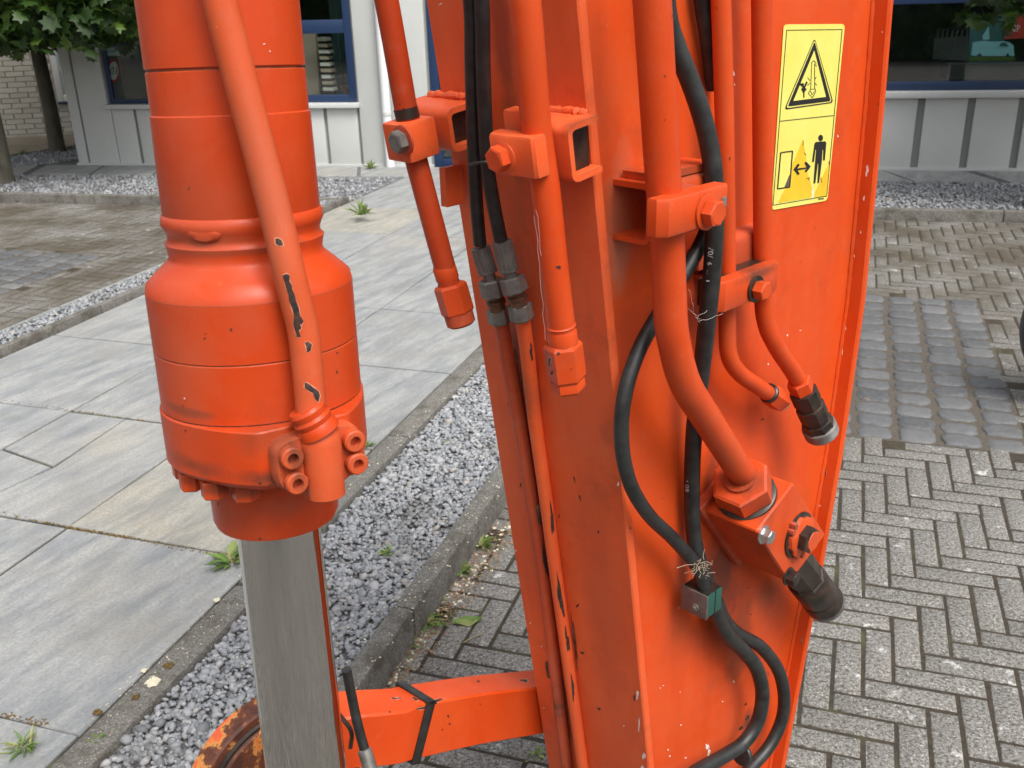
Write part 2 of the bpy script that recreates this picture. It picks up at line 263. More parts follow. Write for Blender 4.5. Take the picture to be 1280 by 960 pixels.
# ------------------------------------------------------------ mesh helpers
class MB:
    def __init__(s): s.v = []; s.f = []
    def add(s, v, f):
        k = len(s.v); s.v += [tuple(map(float, p)) for p in v]; s.f += [tuple(i + k for i in q) for q in f]; return s
    def box(s, c, ax, half, bev=0.0):
        c = np.asarray(c, float); ax = [unit(a) for a in ax]
        bm = bmesh.new(); bmesh.ops.create_cube(bm, size=2)
        for v in bm.verts: v.co = Vector((v.co.x * half[0], v.co.y * half[1], v.co.z * half[2]))
        if bev: bmesh.ops.bevel(bm, geom=bm.edges[:], offset=bev, segments=2, affect='EDGES', profile=.6)
        bm.verts.index_update()
        vs = [c + ax[0] * v.co.x + ax[1] * v.co.y + ax[2] * v.co.z for v in bm.verts]
        fs = [tuple(v.index for v in f.verts) for f in bm.faces]
        if np.dot(np.cross(ax[0], ax[1]), ax[2]) < 0: fs = [q[::-1] for q in fs]
        bm.free(); return s.add(vs, fs)
    def rings(s, rings, cap=True, closed=True):
        n = len(rings[0]); vs = [p for r in rings for p in r]; fs = []
        for a in range(len(rings) - 1):
            for i in range(n if closed else n - 1):
                j = (i + 1) % n; fs.append((a * n + i, a * n + j, (a + 1) * n + j, (a + 1) * n + i))
        if cap:
            fs.append(tuple(range(n))[::-1]); fs.append(tuple((len(rings) - 1) * n + i for i in range(n)))
        return s.add(vs, fs)
    def tube(s, path, rad, n=20, cap=True):
        P = [np.asarray(p, float) for p in path]; m = len(P); rr = rad if hasattr(rad, '__len__') else [rad] * m
        T = [unit(P[min(i + 1, m - 1)] - P[max(i - 1, 0)]) for i in range(m)]
        x = unit(np.cross(T[0], [.3, .2, .9] if abs(T[0][2]) < .9 else [1, .1, 0])); out = []
        for i in range(m):
            x = unit(x - T[i] * np.dot(x, T[i])); y = np.cross(T[i], x)
            out.append([P[i] + rr[i] * (x * math.cos(a) + y * math.sin(a)) for a in np.linspace(0, 2 * math.pi, n, endpoint=False)])
        return s.rings(out, cap)
    def lathe(s, o, ax, prof, n=48, ref=None, rf=None):
        """prof: (distance along ax, radius) ; rf(i, angle, r) may reshape"""
        o = np.asarray(o, float); ax = unit(ax); x = unit(np.cross(ax, [0, 1, .01])) if ref is None else unit(np.asarray(ref) - ax * np.dot(ref, ax)); y = np.cross(ax, x)
        rings = []
        for k, (h, r) in enumerate(prof):
            rings.append([o + ax * h + (rf(k, a, r) if rf else r) * (x * math.cos(a) + y * math.sin(a)) for a in np.linspace(0, 2 * math.pi, n, endpoint=False)])
        return s.rings(rings)
    def hexa(s, o, ax, h, r, ch=.12, ref=None):
        return s.lathe(o, ax, [(0, r * (1 - ch)), (h * ch * .7, r), (h * (1 - ch * .7), r), (h, r * (1 - ch))], 6, ref)
    def prism(s, poly, n, d):
        """poly of 3D points, pushed along n by d"""
        p = [np.asarray(q, float) for q in poly]; n = np.asarray(n, float); k = len(p)
        return s.add(p + [q + n * d for q in p], [tuple(range(k)), tuple(range(2 * k - 1, k - 1, -1))] + [((i + 1) % k, i, k + i, k + (i + 1) % k) for i in range(k)])
def smooth_path(pts, per=8):
    P = [np.asarray(p, float) for p in pts]; P = [2 * P[0] - P[1]] + P + [2 * P[-1] - P[-2]]; out = []
    for i in range(1, len(P) - 2):
        for k in range(per):
            t = k / per; a, b, c, d = P[i - 1:i + 3]
            out.append(.5 * ((2 * b) + (c - a) * t + (2 * a - 5 * b + 4 * c - d) * t * t + (3 * b - a - 3 * c + d) * t ** 3))
    out.append(P[-2]); return out
ROOTLOC = {}
def rootloc(o):
    while o is not None:
        if o.name in ROOTLOC: return ROOTLOC[o.name]
        o = o.parent
    return np.zeros(3)
def build(mb, name, mat, parent=None, smooth=True, ang=35, recalc=True):
    off = rootloc(parent) if parent else np.zeros(3)
    me = bpy.data.meshes.new(name); me.from_pydata([tuple(np.asarray(v) - off) for v in mb.v], [], mb.f)
    if recalc:
        bm = bmesh.new(); bm.from_mesh(me); bmesh.ops.recalc_face_normals(bm, faces=bm.faces[:]); bm.to_mesh(me); bm.free()
    if smooth:
        me.shade_smooth(); me.set_sharp_from_angle(angle=R(ang))
    me.materials.append(MATS[mat]); me.update()
    o = bpy.data.objects.new(name, me); col.objects.link(o)
    if parent: o.parent = parent
    return o
def fast_mesh(name, V, Fc, mat, parent=None, k=4, smooth=False):
    """V (n,3), Fc (m,k) numpy"""
    me = bpy.data.meshes.new(name); V = np.asarray(V, np.float32); Fc = np.asarray(Fc, np.int32)
    me.vertices.add(len(V)); me.vertices.foreach_set('co', V.ravel()); me.loops.add(Fc.size); me.loops.foreach_set('vertex_index', Fc.ravel())
    me.polygons.add(len(Fc)); me.polygons.foreach_set('loop_start', np.arange(0, Fc.size, k, dtype=np.int32)); me.polygons.foreach_set('loop_total', np.full(len(Fc), k, np.int32))
    if smooth: me.polygons.foreach_set('use_smooth', np.ones(len(Fc), bool))
    me.materials.append(MATS[mat]); me.update(calc_edges=True); me.validate()
    o = bpy.data.objects.new(name, me); col.objects.link(o)
    if parent: o.parent = parent
    return o
def tag(o, label=None, cat=None, group=None, kind=None):
    for k, v in (('label', label), ('category', cat), ('group', group), ('kind', kind)):
        if v: o[k] = v
    return o
def thing(name, loc, label, cat, group=None, kind=None):
    o = bpy.data.objects.new(name, None); col.objects.link(o); o.location = loc; o.empty_display_size = .1
    ROOTLOC[o.name] = np.asarray(loc, float); return tag(o, label, cat, group, kind)

def text_pts(txt, size=1.0):
    cu = bpy.data.curves.new('lettering', 'FONT'); cu.body = txt; cu.size = size; cu.resolution_u = 2
    ob = bpy.data.objects.new('lettering', cu); col.objects.link(ob); dg = bpy.context.evaluated_depsgraph_get()
    me = bpy.data.meshes.new_from_object(ob.evaluated_get(dg)); v = np.array([q.co[:] for q in me.vertices]); f = [tuple(p.vertices) for p in me.polygons]
    bpy.data.objects.remove(ob); bpy.data.curves.remove(cu); bpy.data.meshes.remove(me); return v, f

# surface patch draped on a part: outline seen from the camera, real points on the surface
BVHS = {}
def drape(part, outlines, name, mat, lift=.0004):
    if part.name not in BVHS:
        off = rootloc(part); vs = [tuple(np.array(v.co[:]) + off) for v in part.data.vertices]
        BVHS[part.name] = BVHTree.FromPolygons(vs, [tuple(p.vertices) for p in part.data.polygons])
    bv = BVHS[part.name]; mb = MB()
    for ol in outlines:
        ol = np.array(ol, float); c = ol.mean(0); rows = []
        for k in (1, .66, .33, 0.02):
            r = []
            for q in ol:
                p = c + (q - c) * k; d = ray(*p); h = bv.ray_cast(Vector(CAM), Vector(d).normalized())
                if h[0] is None: r = None; break
                nn = h[1] if h[1].dot(Vector(d)) < 0 else -h[1]
                r.append(np.array(h[0]) + np.array(nn) * lift)
            if r is None: break
            rows.append(r)
        if len(rows) == 4: mb.rings(rows, cap=False)
    if mb.v: return build(mb, name, mat, part, recalc=False)
def blob(x, y, w, h, n=18, j=.3, rot=0):
    out = []; p1_, p2_, p3_ = [random.uniform(0, 6.28) for _ in range(3)]
    for k in range(n):
        a = 2 * math.pi * k / n; r = .85 + j * (.55 * math.sin(2 * a + p1_) + .5 * math.sin(3 * a + p2_) + .45 * math.sin(5 * a + p3_)) + random.uniform(-.12, .12)
        u, v = w * .5 * r * math.cos(a), h * .5 * r * math.sin(a); out.append((x + u * math.cos(rot) - v * math.sin(rot), y + u * math.sin(rot) + v * math.cos(rot)))
    return out

# ================================================================= THE SETTING
LO = np.array([1.3437, 3.0055]); GI = np.array([.06628, -.02263]); GJ = np.array([-.02263, -.06628]); LW = .07003
AD = -GJ / LW; BD = GI / LW                       # along the path (away), across it (to the right)
AD3 = np.array([*AD, 0]); BD3 = np.array([*BD, 0])
def qp(P): return float(np.dot(P[:2], BD)), float(np.dot(P[:2], AD))
def QP(q, p, z=0.0): return np.array([*(BD * q + AD * p), z])
def qline(*a): return float(np.mean([qp(G(x, y, z))[0] for x, y, z in a]))
def proj(P):
    d = np.asarray(P, float) - CAM; y = d[..., 1] * math.cos(PITCH) - d[..., 2] * math.sin(PITCH); z = d[..., 1] * math.sin(PITCH) + d[..., 2] * math.cos(PITCH)
    a = d[..., 0] / y; b = z / y; u = a * math.cos(ROLL) - b * math.sin(ROLL); v = a * math.sin(ROLL) + b * math.cos(ROLL)
    return np.stack([640 + u * F, 480 - v * F, y], -1)
ZS, ZKB, ZKC, ZGR = .055, .062, .095, .050       # slab, kerb beside it, raised kerb, gravel beds
qCl = qline((500, 740, ZKC), (580, 630, ZKC), (628, 580, ZKC)); qCr = qline((490, 780, ZKC), (560, 705, ZKC), (632, 610, ZKC))
qBl = qline((170, 820, ZS), (275, 735, ZS), (430, 598, ZS), (560, 500, ZS)); qBr = qline((180, 870, ZKB), (290, 765, ZKB), (450, 615, ZKB), (560, 510, ZKB))
qAr = qline((100, 402, ZS), (190, 364, ZS)); qAl = qline((0, 432, ZKC), (185, 350, ZKC)); qGl = qline((0, 408, .07), (195, 337, .07))
K0, K1 = G(0, 253, 0)[:2], G(1280, 279, 0)[:2]    # foot of the long kerb in front of the building
Kd = unit(K1 - K0); Kn = np.array([-Kd[1], Kd[0]])     # Kn points to the building
def p_kerb(q):                                    # p where line q meets the long kerb
    A = np.array([AD, -Kd]).T; s = np.linalg.solve(A, K0 - BD * q); return float(s[0])
S0, S1 = G(20, 222, .03)[:2], G(1280, 237, .03)[:2]; Sd = unit(S1 - S0)
B0 = G(98, 206, .03); B1 = G(1280, 213.5, .03); B0[2] = B1[2] = 0; FE = unit(B1 - B0); FN = np.array([FE[1], -FE[0], 0])
def sheet(name, pts, z, mat, **kw):
    mb = MB(); mb.add([(p[0], p[1], z) for p in pts], [tuple(range(len(pts)))]); o = build(mb, name, mat, smooth=False, recalc=False)
    if o.data.polygons[0].normal.z < 0: o.data.flip_normals()
    return tag(o, kind='structure', **kw)
sheet('ground', [(-150, -60), (150, -60), (150, 200), (-150, 200)], -.0024, 'joint_sand')

# ---- brick paving laid in herringbone
def paver_mesh(L, Wd):
    g = .0048; hx, hy = L / 2 - g, Wd / 2 - g; c = .0030; v = []
    for z, k in ((-.05, 0), (-.0022, 0), (0, c)):
        v += [(-hx + k, -hy + k, z), (hx - k, -hy + k, z), (hx - k, hy - k, z), (-hx + k, hy - k, z)]
    f = [(8, 9, 10, 11)]
    for a in (0, 4):
        for i in range(4): f.append((a + i, a + (i + 1) % 4, a + 4 + (i + 1) % 4, a + 4 + i))
    return np.array(v), np.array(f)
PV, PF = paver_mesh(3 * LW, LW)
def in_frame(P, m=30):
    q = proj(P); return (q[..., 2] > .1) & (q[..., 0] > -m) & (q[..., 0] < 1280 + m) & (q[..., 1] > -m) & (q[..., 1] < 960 + m)
PATCH_R = (0, 0, 0, 0)
def lattice(P):                                   # world xy -> lattice i,j
    d = np.asarray(P)[:2] - LO; return np.array([np.dot(d, GI), np.dot(d, GJ)]) / LW ** 2
cr = lattice(G(1228, 380, 0)[:2]); cb = lattice(G(1200, 556, 0)[:2])
PR_i1 = int(round(cr[0])); PR_i0 = PR_i1 - 17; PR_j0 = int(round(cr[1])); PR_j1 = int(round(cb[1]))
lc = [lattice(G(x, y, 0)[:2]) for x, y in ((112, 322), (58, 315), (40, 372))]
PL_i1 = int(round(lc[0][0] + .5)); PL_i0 = PL_i1 - 15; PL_j0 = int(round(min(lc[0][1], lc[1][1]))); PL_j1 = PL_j0 + 17
cells = []
for i in range(-150, 130):
    for j in range(-190, 150):
        for kind in (0, 1):
            if kind == 0 and (i + j) % 6 != 0: continue       # V brick: i..i+1, j..j+3
            if kind == 1 and (i + j) % 6 != 3: continue       # H brick: i..i+3, j..j+1
            ci, cj = (i + .5, j + 1.5) if kind == 0 else (i + 1.5, j + .5)
            c = LO + GI * ci + GJ * cj; q, p = float(c @ BD), float(c @ AD)
            if c[1] < -3.3 or abs(c[0]) > 7.5: continue
            if float(np.dot(c - K0, Kn)) > .06: continue
            right = q > qCr - .04; left = q < qGl + .03
            if not (right or left or p < PATH_END + .06): continue
            right = right or not left
            if PR_i0 - .5 < ci < PR_i1 + .5 and PR_j0 - .5 < cj < PR_j1 + .5: continue
            if PL_i0 - .5 < ci < PL_i1 + .5 and PL_j0 - .5 < cj < PL_j1 + .5: continue
            cells.append((c[0], c[1], kind, right))
def arm_hides(px, py): return 520 + .16 * py < px < 1115 - .14 * py or 165 + .1 * py < px < 400 + .1 * py
for side in (True, False):
    cs = [x for x in cells if x[3] == side]
    par = thing('brick_paving', (0, 0, 0), None, None, kind='structure')
    pr = [proj((x[0], x[1], 0)) for x in cs]
    vis = [k for k in range(len(cs)) if in_frame(np.array((cs[k][0], cs[k][1], 0.0)), 10) and not arm_hides(*pr[k][:2])]
    vis.sort(key=lambda k: pr[k][2]); own = set(vis[:300])
    me = None; VV = []; FF = []; base = 0
    for k, (x, y, kind, _) in enumerate(cs):
        ang = math.atan2(*(GI if kind else GJ)[::-1]) + random.gauss(0, .008); tilt = (random.gauss(0, .008), random.gauss(0, .004)); z = random.gauss(.0002, .0006)
        loc = (x + random.gauss(0, .0008), y + random.gauss(0, .0008), z)
        if k in own:
            if me is None:
                o = fast_mesh('paver', PV, PF, 'paver', par); me = o.data
            else:
                o = bpy.data.objects.new('paver', me); col.objects.link(o); o.parent = par
            o.location = loc; o.rotation_euler = (tilt[0], tilt[1], ang)
        else:
            ca, sa = math.cos(ang), math.sin(ang); v = PV.copy(); zz = v[:, 2] + v[:, 0] * tilt[1] + v[:, 1] * tilt[0]
            VV.append(np.stack([v[:, 0] * ca - v[:, 1] * sa + loc[0], v[:, 0] * sa + v[:, 1] * ca + loc[1], zz + z], 1)); FF.append(PF + base); base += len(PV)
    tag(fast_mesh('pavers_beyond', np.concatenate(VV), np.concatenate(FF), 'paver', par), kind='stuff')

# ---- granite setts set into the paving
def cobbles(i0, i1, j0, j1, nc, nr, name):
    par = thing(name, (0, 0, 0), None, None, kind='structure')
    corners = [LO + GI * i + GJ * j for i, j in ((i0, j0), (i1, j0), (i1, j1), (i0, j1))]
    bed = MB(); bed.prism([(*c, -.03) for c in corners], Z3, .0282); build(bed, 'grout_bed', 'cobble_grout', par, smooth=False)
    for a in range(nc):
        sh = random.uniform(-.15, .15)
        for b in range(nr):
            ci = i0 + (i1 - i0) * (a + .5) / nc; cj = j0 + (j1 - j0) * (b + .5 + sh * (0 < b < nr - 1)) / nr
            c = LO + GI * ci + GJ * cj + RNG.normal(0, .002, 2)
            hx = (i1 - i0) * LW / nc / 2 * random.uniform(.84, .95); hy = (j1 - j0) * LW / nr / 2 * random.uniform(.88, .99)
            n = 20; ring = []; ph = [random.uniform(.90, 1.05) for _ in range(n)]
            for k in range(n):
                an = 2 * math.pi * (k + .5) / n; cs_, sn = math.cos(an), math.sin(an); m = (abs(cs_) ** 5 + abs(sn) ** 5) ** (-1 / 5)
                ring.append((cs_ * m * hx * ph[k], sn * m * hy * ph[k]))
            mb = MB(); z0 = random.gauss(.0025, .0012); tl = (random.gauss(0, .018), random.gauss(0, .018))
            rs = [[(x * s, y * s, z + (x * tl[0] + y * tl[1]) * (z > -.02)) for x, y in ring] for s, z in ((1.02, -.06), (1, -.012 + z0), (.965, -.003 + z0), (.90, .002 + z0), (.5, .004 + z0))]
            mb.rings(rs); o = build(mb, 'cobble', 'cobble_stone', par, ang=50); o.location = (c[0], c[1], 0); o.rotation_euler.z = math.atan2(GI[1], GI[0]) + random.gauss(0, .03)
    return par
cobbles(PR_i0, PR_i1, PR_j0, PR_j1, 8, 15, 'cobble_patch')
cobbles(PL_i0, PL_i1, PL_j0, PL_j1, 7, 11, 'cobble_patch')

# ---- raised bed under path, gravel and kerbs
pE = {q: p_kerb(q) for q in (qCr, qGl)}
mb = MB(); mb.prism([QP(qGl, PATH_END, -.1), QP(qCr - .02, PATH_END, -.1), QP(qCr - .02, p_kerb(qCr), -.1), QP(qGl, p_kerb(qGl), -.1)], Z3, .1 + ZGR - .016)
tag(build(mb, 'planting_bed', 'gravel_bed', smooth=False), kind='structure')
back = [K0 - Kd * 6, K1 + Kd * 6, K1 + Kd * 6 + Kn * 6, K0 - Kd * 6 + Kn * 9]
mb = MB(); mb.prism([(*(x + Kn * .02), -.1) for x in back], Z3, .1 + .026); tag(build(mb, 'building_apron', 'gravel_bed', smooth=False), kind='structure')

# ---- bluestone slabs of the path
par = thing('flagstone_path', (0, 0, 0), None, None, kind='structure')
mb = MB(); mb.prism([QP(qAr - .01, PATH_END, -.02), QP(qBl + .01, PATH_END, -.02), QP(qBl + .01, p_kerb(qBl) + .8, -.02), QP(qAr - .01, p_kerb(qAr) + .8, -.02)], Z3, ZS - .007 + .02); build(mb, 'joint_bed', 'slab_joint', par, smooth=False)
j1 = qp(G(90, 513, ZS)); j2 = qp(G(85, 659, ZS)); pitch_q = j2[0] - j1[0]; cols_q = [qAr + .004, j1[0], j2[0], qBl]
pitch_p = (qp(G(150, 427, ZS))[1] - j2[1]) / 2
rowsP = [j2[1] + pitch_p * k for k in range(-7, 10)]
def slab(poly, z=ZS, mat='slab_stone', parent=par, name='slab', thick=.05, dz=.0015):
    t1, t2 = random.gauss(0, .0022), random.gauss(0, .0022); c = np.mean(np.array(poly), 0); g_ = .0075; P = []
    poly = [np.array(x[:2]) for x in poly]; c = c[:2]
    inner = [x + unit(c - x) * g_ for x in poly]; rs = []
    for sh, zz in ((0, -thick), (0, -.003), (.003, 0)):
        rs.append([np.array([*(x + unit(c - x) * sh), z + zz + ((x - c) @ BD) * t1 + ((x - c) @ AD) * t2]) for x in inner])
    m = MB(); m.rings(rs); return build(m, name, mat, parent, smooth=False)
bump_rows = {0: 0, 1: 0.0, 2: 0.0}
for a in range(3):
    for b in range(len(rowsP) - 1):
        q0, q1, p0, p1 = cols_q[a], cols_q[a + 1], rowsP[b], rowsP[b + 1]
        if p0 > p_kerb(q0) + .9 or p1 < PATH_END + .1: continue
        p0 = max(p0, PATH_END)
        j = lambda: random.gauss(0, .002)
        crack = (a == 1 and b == 7)
        if crack:
            m1 = (q0 + q1) / 2 - .05
            slab([QP(q0, p0), QP(m1 - .05, p0), QP(m1 + .02, p0 + .33), QP(q0, p0 + .40)]); slab([QP(q0, p0 + .40), QP(m1 + .02, p0 + .33), QP(m1, p1), QP(q0, p1)]); slab([QP(m1 - .05, p0), QP(q1, p0), QP(q1, p1), QP(m1, p1), QP(m1 + .02, p0 + .33)])
        else:
            slab([QP(q0 + j(), p0 + j()), QP(q1 + j(), p0 + j()), QP(q1 + j(), p1 + j()), QP(q0 + j(), p1 + j())])
cream_at = [G(210, 640, ZS)[:2], G(470, 282, ZS)[:2]]
for ca_ in cream_at:
    best = min([o for o in par.children if o.name.startswith('slab')], key=lambda o: np.linalg.norm(np.mean([v.co[:2] for v in o.data.vertices], 0) - ca_))
    best.data.materials[0] = MATS['slab_cream']
# crumbs of soil and moss caught in the joints
def crumbs(pa, pb, n, spread, z, mat, name, label, size=.004):
    a, b = G(*pa, z), G(*pb, z); d = unit(b - a); s_ = np.array([-d[1], d[0], 0]); mb = MB()
    for k in range(n):
        u_ = random.random(); c = a + (b - a) * u_ + s_ * random.gauss(0, spread); r = size * random.uniform(.3, 1.3); q = [c + np.array([r * math.cos(i * 1.57 + k) * random.uniform(.6, 1.3), r * math.sin(i * 1.57 + k) * random.uniform(.6, 1.3), 0]) for i in range(4)]; t_ = c + Z3 * r * random.uniform(.4, .9); mb.add(q + [t_], [(0, 1, 4), (1, 2, 4), (2, 3, 4), (3, 0, 4)])
    tag(build(mb, name, mat, smooth=False, recalc=False), label, kind='stuff')
crumbs((0, 640), (85, 659), 90, .004, ZS - .001, 'moss', 'joint_moss', 'brown moss crumbs in the slab joint at the left'); crumbs((85, 659), (285, 697), 330, .006, ZS - .001, 'moss', 'joint_moss', 'brown moss and soil in the joint leading to the rod', .005)
crumbs((0, 500), (205, 530), 120, .004, ZS - .001, 'moss', 'joint_moss', 'moss crumbs in the farther slab joint'); crumbs((0, 893), (60, 905), 90, .008, ZS - .001, 'moss', 'joint_moss', 'moss crumbs round the near slab joint')
crumbs((95, 925), (292, 748), 110, .022, ZKB, 'lichen', 'kerb_grit', 'pale grit along the near flat kerb', .0022); crumbs((420, 860), (630, 600), 140, .03, ZKC + .0005, 'lichen', 'kerb_grit', 'pale grit scattered on the raised kerb', .0028); crumbs((300, 725), (600, 462), 120, .02, ZKB, 'lichen', 'kerb_grit', 'pale grit along the far flat kerb', .003)
crumbs((470, 870), (640, 655), 500, .03, .0005, 'dead_leaf', 'kerb_dirt', 'brown dirt along the foot of the raised kerb', .0045); crumbs((470, 868), (640, 652), 160, .02, .0005, 'lichen', 'kerb_dirt', 'small pale stones along the foot of the raised kerb', .006)
# slabs along the foot of the building
par2 = thing('slab_border', (0, 0, 0), None, None, kind='structure')
u = -1.0; Wd2 = .56
while u < 12:
    for lane in range(1):
        A0 = B0[:2] + FE[:2] * u; L = .62
        f0 = .10; nrm = FN[:2]
        fr = lambda uu: float(np.dot(S0 + Sd * ((uu - 0) / 1.0) - (B0[:2] + FE[:2] * uu), nrm))
        d0 = .48; off = .16
        pts = [A0 + nrm * .07, A0 + FE[:2] * L + nrm * .07, A0 + FE[:2] * (L + off) + nrm * (.07 + d0), A0 + FE[:2] * off + nrm * (.07 + d0)]
        slab(pts, .042, 'slab_stone', par2, 'slab', .04)
    u += .70 if int(u) % 2 else .64

# ---- kerbs: each line of stones is a structure with its stones as parts
def kerb(qa, qb, p0, p1, top, L, name='kerb', bottom=-.1, mat='kerb_concrete'):
    par = thing(name, (0, 0, 0), None, None, kind='structure'); p = p0
    while p < p1:
        e = min(p + L, p1); mb = MB(); c = QP((qa + qb) / 2, (p + e) / 2, (top + bottom) / 2 + random.gauss(0, .0012))
        mb.box(c, (BD3, AD3, Z3), ((qb - qa) / 2, (e - p) / 2 - .002, (top - bottom) / 2), .014)
        build(mb, 'kerbstone', mat, par, ang=40); p = e
kerb(qCl, qCr, PATH_END, p_kerb(qCr) + .05, ZKC, .98)
kerb(qBl + .004, qBr, PATH_END, p_kerb(qBr) + .05, ZKB, 1.0)
kerb(qAl, qAr - .004, PATH_END, p_kerb(qAl) + .05, ZKC, 1.0)
kerb(qGl - .012, qGl + .012, PATH_END, p_kerb(qGl) + .05, .072, 3.0, mat='panel_dark')
def kerb_line(A, B, w, top, name='kerb', mat='kerb_concrete', L=1.0):
    par = thing(name, (0, 0, 0), None, None, kind='structure'); d = unit(B - A); n = np.array([-d[1], d[0]]); tot = np.linalg.norm(B - A); s = 0
    while s < tot - .01:
        e = min(s + L, tot); c = A + d * (s + e) / 2 + n * w / 2; mb = MB()
        mb.box((*c, (top - .1) / 2), ((*d, 0), (*n, 0), Z3), ((e - s) / 2 - .002, w / 2, (top + .1) / 2), .006); build(mb, 'kerbstone', mat, par, ang=40); s = e
def Kat(q): return BD * q + AD * p_kerb(q)
kerb_line(K0 - Kd * 4, Kat(qAl), .07, .075); kerb_line(Kat(qCr), K1 + Kd * 4, .07, .075)

# ---- gravel
def ico():
    t = (1 + 5 ** .5) / 2; v = np.array([(-1, t, 0), (1, t, 0), (-1, -t, 0), (1, -t, 0), (0, -1, t), (0, 1, t), (0, -1, -t), (0, 1, -t), (t, 0, -1), (t, 0, 1), (-t, 0, -1), (-t, 0, 1)]) / math.sqrt(1 + t * t)
    f = np.array([(0, 11, 5), (0, 5, 1), (0, 1, 7), (0, 7, 10), (0, 10, 11), (1, 5, 9), (5, 11, 4), (11, 10, 2), (10, 7, 6), (7, 1, 8), (3, 9, 4), (3, 4, 2), (3, 2, 6), (3, 6, 8), (3, 8, 9), (4, 9, 5), (2, 4, 11), (6, 2, 10), (8, 6, 7), (9, 8, 1)])
    return v, f
IV, IF = ico()
OV = np.array([(1, 0, 0), (-1, 0, 0), (0, 1, 0), (0, -1, 0), (0, 0, 1), (0, 0, -1)], float); OF = np.array([(0, 2, 4), (2, 1, 4), (1, 3, 4), (3, 0, 4), (2, 0, 5), (1, 2, 5), (3, 1, 5), (0, 3, 5)])
def gravel(name, pos, size, label=None, fine=True, zsig=.003):
    BV, BF = (IV, IF) if fine else (OV, OF); n = len(pos); k = len(BV)
    v = np.repeat(BV[None], n, 0) * (1 + RNG.uniform(-.28, .28, (n, k, 1)))
    v *= RNG.uniform(.55, 1.25, (n, 1, 3)) * np.array([1, 1, .7])
    a, b, c = RNG.uniform(0, 2 * np.pi, (3, n)); b = b * .12
    ca, sa, cb_, sb = np.cos(a), np.sin(a), np.cos(b), np.sin(b)
    x, y, z = v[..., 0].copy(), v[..., 1].copy(), v[..., 2].copy()
    y, z = y * cb_[:, None] - z * sb[:, None], y * sb[:, None] + z * cb_[:, None]; x, y = x * ca[:, None] - y * sa[:, None], x * sa[:, None] + y * ca[:, None]
    v = np.stack([x, y, z], -1) * (size * np.exp(RNG.normal(0, .30, n)))[:, None, None] + pos[:, None, :]; v[..., 2] += RNG.normal(0, zsig, (n, 1))
    fc = (BF[None] + (np.arange(n) * k)[:, None, None]).reshape(-1, 3)
    return tag(fast_mesh(name, v.reshape(-1, 3), fc, 'gravel_stone', k=3), label, kind='stuff')
def strip(q0, q1, p0, p1, dens, z):
    n = int((q1 - q0) * (p1 - p0) * dens); q = RNG.uniform(q0, q1, n); p = RNG.uniform(p0, p1, n)
    return np.concatenate([BD[None] * q[:, None] + AD[None] * p[:, None], np.full((n, 1), z)], 1)
gravel('gravel', strip(qBr + .006, qCl - .005, .9, 4.2, 11500, ZGR - .008), .0078)
gravel('gravel', strip(qBr + .006, qCl - .005, 4.2, p_kerb(qBr) + .2, 5000, ZGR - .008), .011, fine=False)
gravel('gravel', strip(qGl + .014, qAl - .005, 2.6, p_kerb(qAl) + .1, 7500, ZGR + .012), .0092, fine=False)
# band in front of the building, left and right of the path
def band(n, side):
    s = RNG.uniform(-1.5, 11.5, n); w = RNG.uniform(0, 1, n); A = K0[None] + Kd[None] * s[:, None] + Kn[None] * .075
    # distance up to the slab border line
    d = (B0[:2] + FN[:2] * .57); den = np.dot(Kn, FN[:2]); gap = np.einsum('ij,j->i', d[None] - A, FN[:2]) / den
    P = A + Kn[None] * (gap * w)[:, None]; q = P @ BD
    keep = (q < qAl) if side < 0 else (q > qBr); keep &= gap > 0
    P = P[keep]; return np.concatenate([P, np.full((len(P), 1), .032)], 1)
gravel('gravel', band(20000, -1), .0135, fine=False, zsig=.004); gravel('gravel', band(30000, 1), .0135, fine=False, zsig=.004)

# ---- far left: pavement, gravel, brick house
H0, H1 = G(5, 172, .03), G(88, 168, .03); H0[2] = H1[2] = 0; HE = unit(H1 - H0); HN = np.array([HE[1], -HE[0], 0])
E0, E1 = G(15, 196, .03)[:2], G(95, 184, .03)[:2]; Ed = unit(E1 - E0)
sheet('pavement', [E0 - Ed * 4, E1 + Ed * 1.2, (H1 + HE * 1.5)[:2], (H0 - HE * 4)[:2]], .036, 'sandy_paving')
g0 = RNG.uniform(-1.5, 1.2, 5000); w = RNG.uniform(0, 1, 5000); b0 = G(18, 211, .03)[:2]; b1 = G(95, 200, .03)[:2]
P = (E0[None] + (E1 - E0)[None] * (g0 / .75)[:, None]) * (1 - w[:, None]) + (b0[None] + (b1 - b0)[None] * (g0 / .75)[:, None]) * w[:, None]
gravel('gravel', np.concatenate([P, np.full((len(P), 1), .034)], 1), .015, fine=False, zsig=.004)
kerb_line(E0 - Ed * 2, E1 + Ed * .6, .03, .05, L=2)
house = thing('brick_house', (0, 0, 0), 'cream brick house with a white framed window far behind the trees', 'house')
def wallbox(E, Nn, O, u0, u1, z0, z1, d0, d1, bev=0):
    mb = MB(); c = O + E * (u0 + u1) / 2 - Nn * (d0 + d1) / 2; mb.box((c[0], c[1], (z0 + z1) / 2), (E, -Nn, Z3), ((u1 - u0) / 2, (d1 - d0) / 2, (z1 - z0) / 2), bev); return mb
def hxy(px, py):
    P = hit(px, py, H0, HN); return float((P - H0) @ HE), float(P[2])
wl0, wl1 = hxy(60, 60), hxy(78, 127); wu0 = wl0[0]; wu1 = wu0 + .75; wz0 = wl1[1]; wz1 = 1.32
for a in ((-3.0, wu0 - .0, 0, 3.0), (wu1, 2.5, 0, 3.0), (wu0, wu1, 0, wz0), (wu0, wu1, wz1, 3.0)):
    build(wallbox(HE, HN, H0, a[0], a[1], a[2], a[3], .02, .25), 'wall', 'cream_mortar', house, smooth=False)
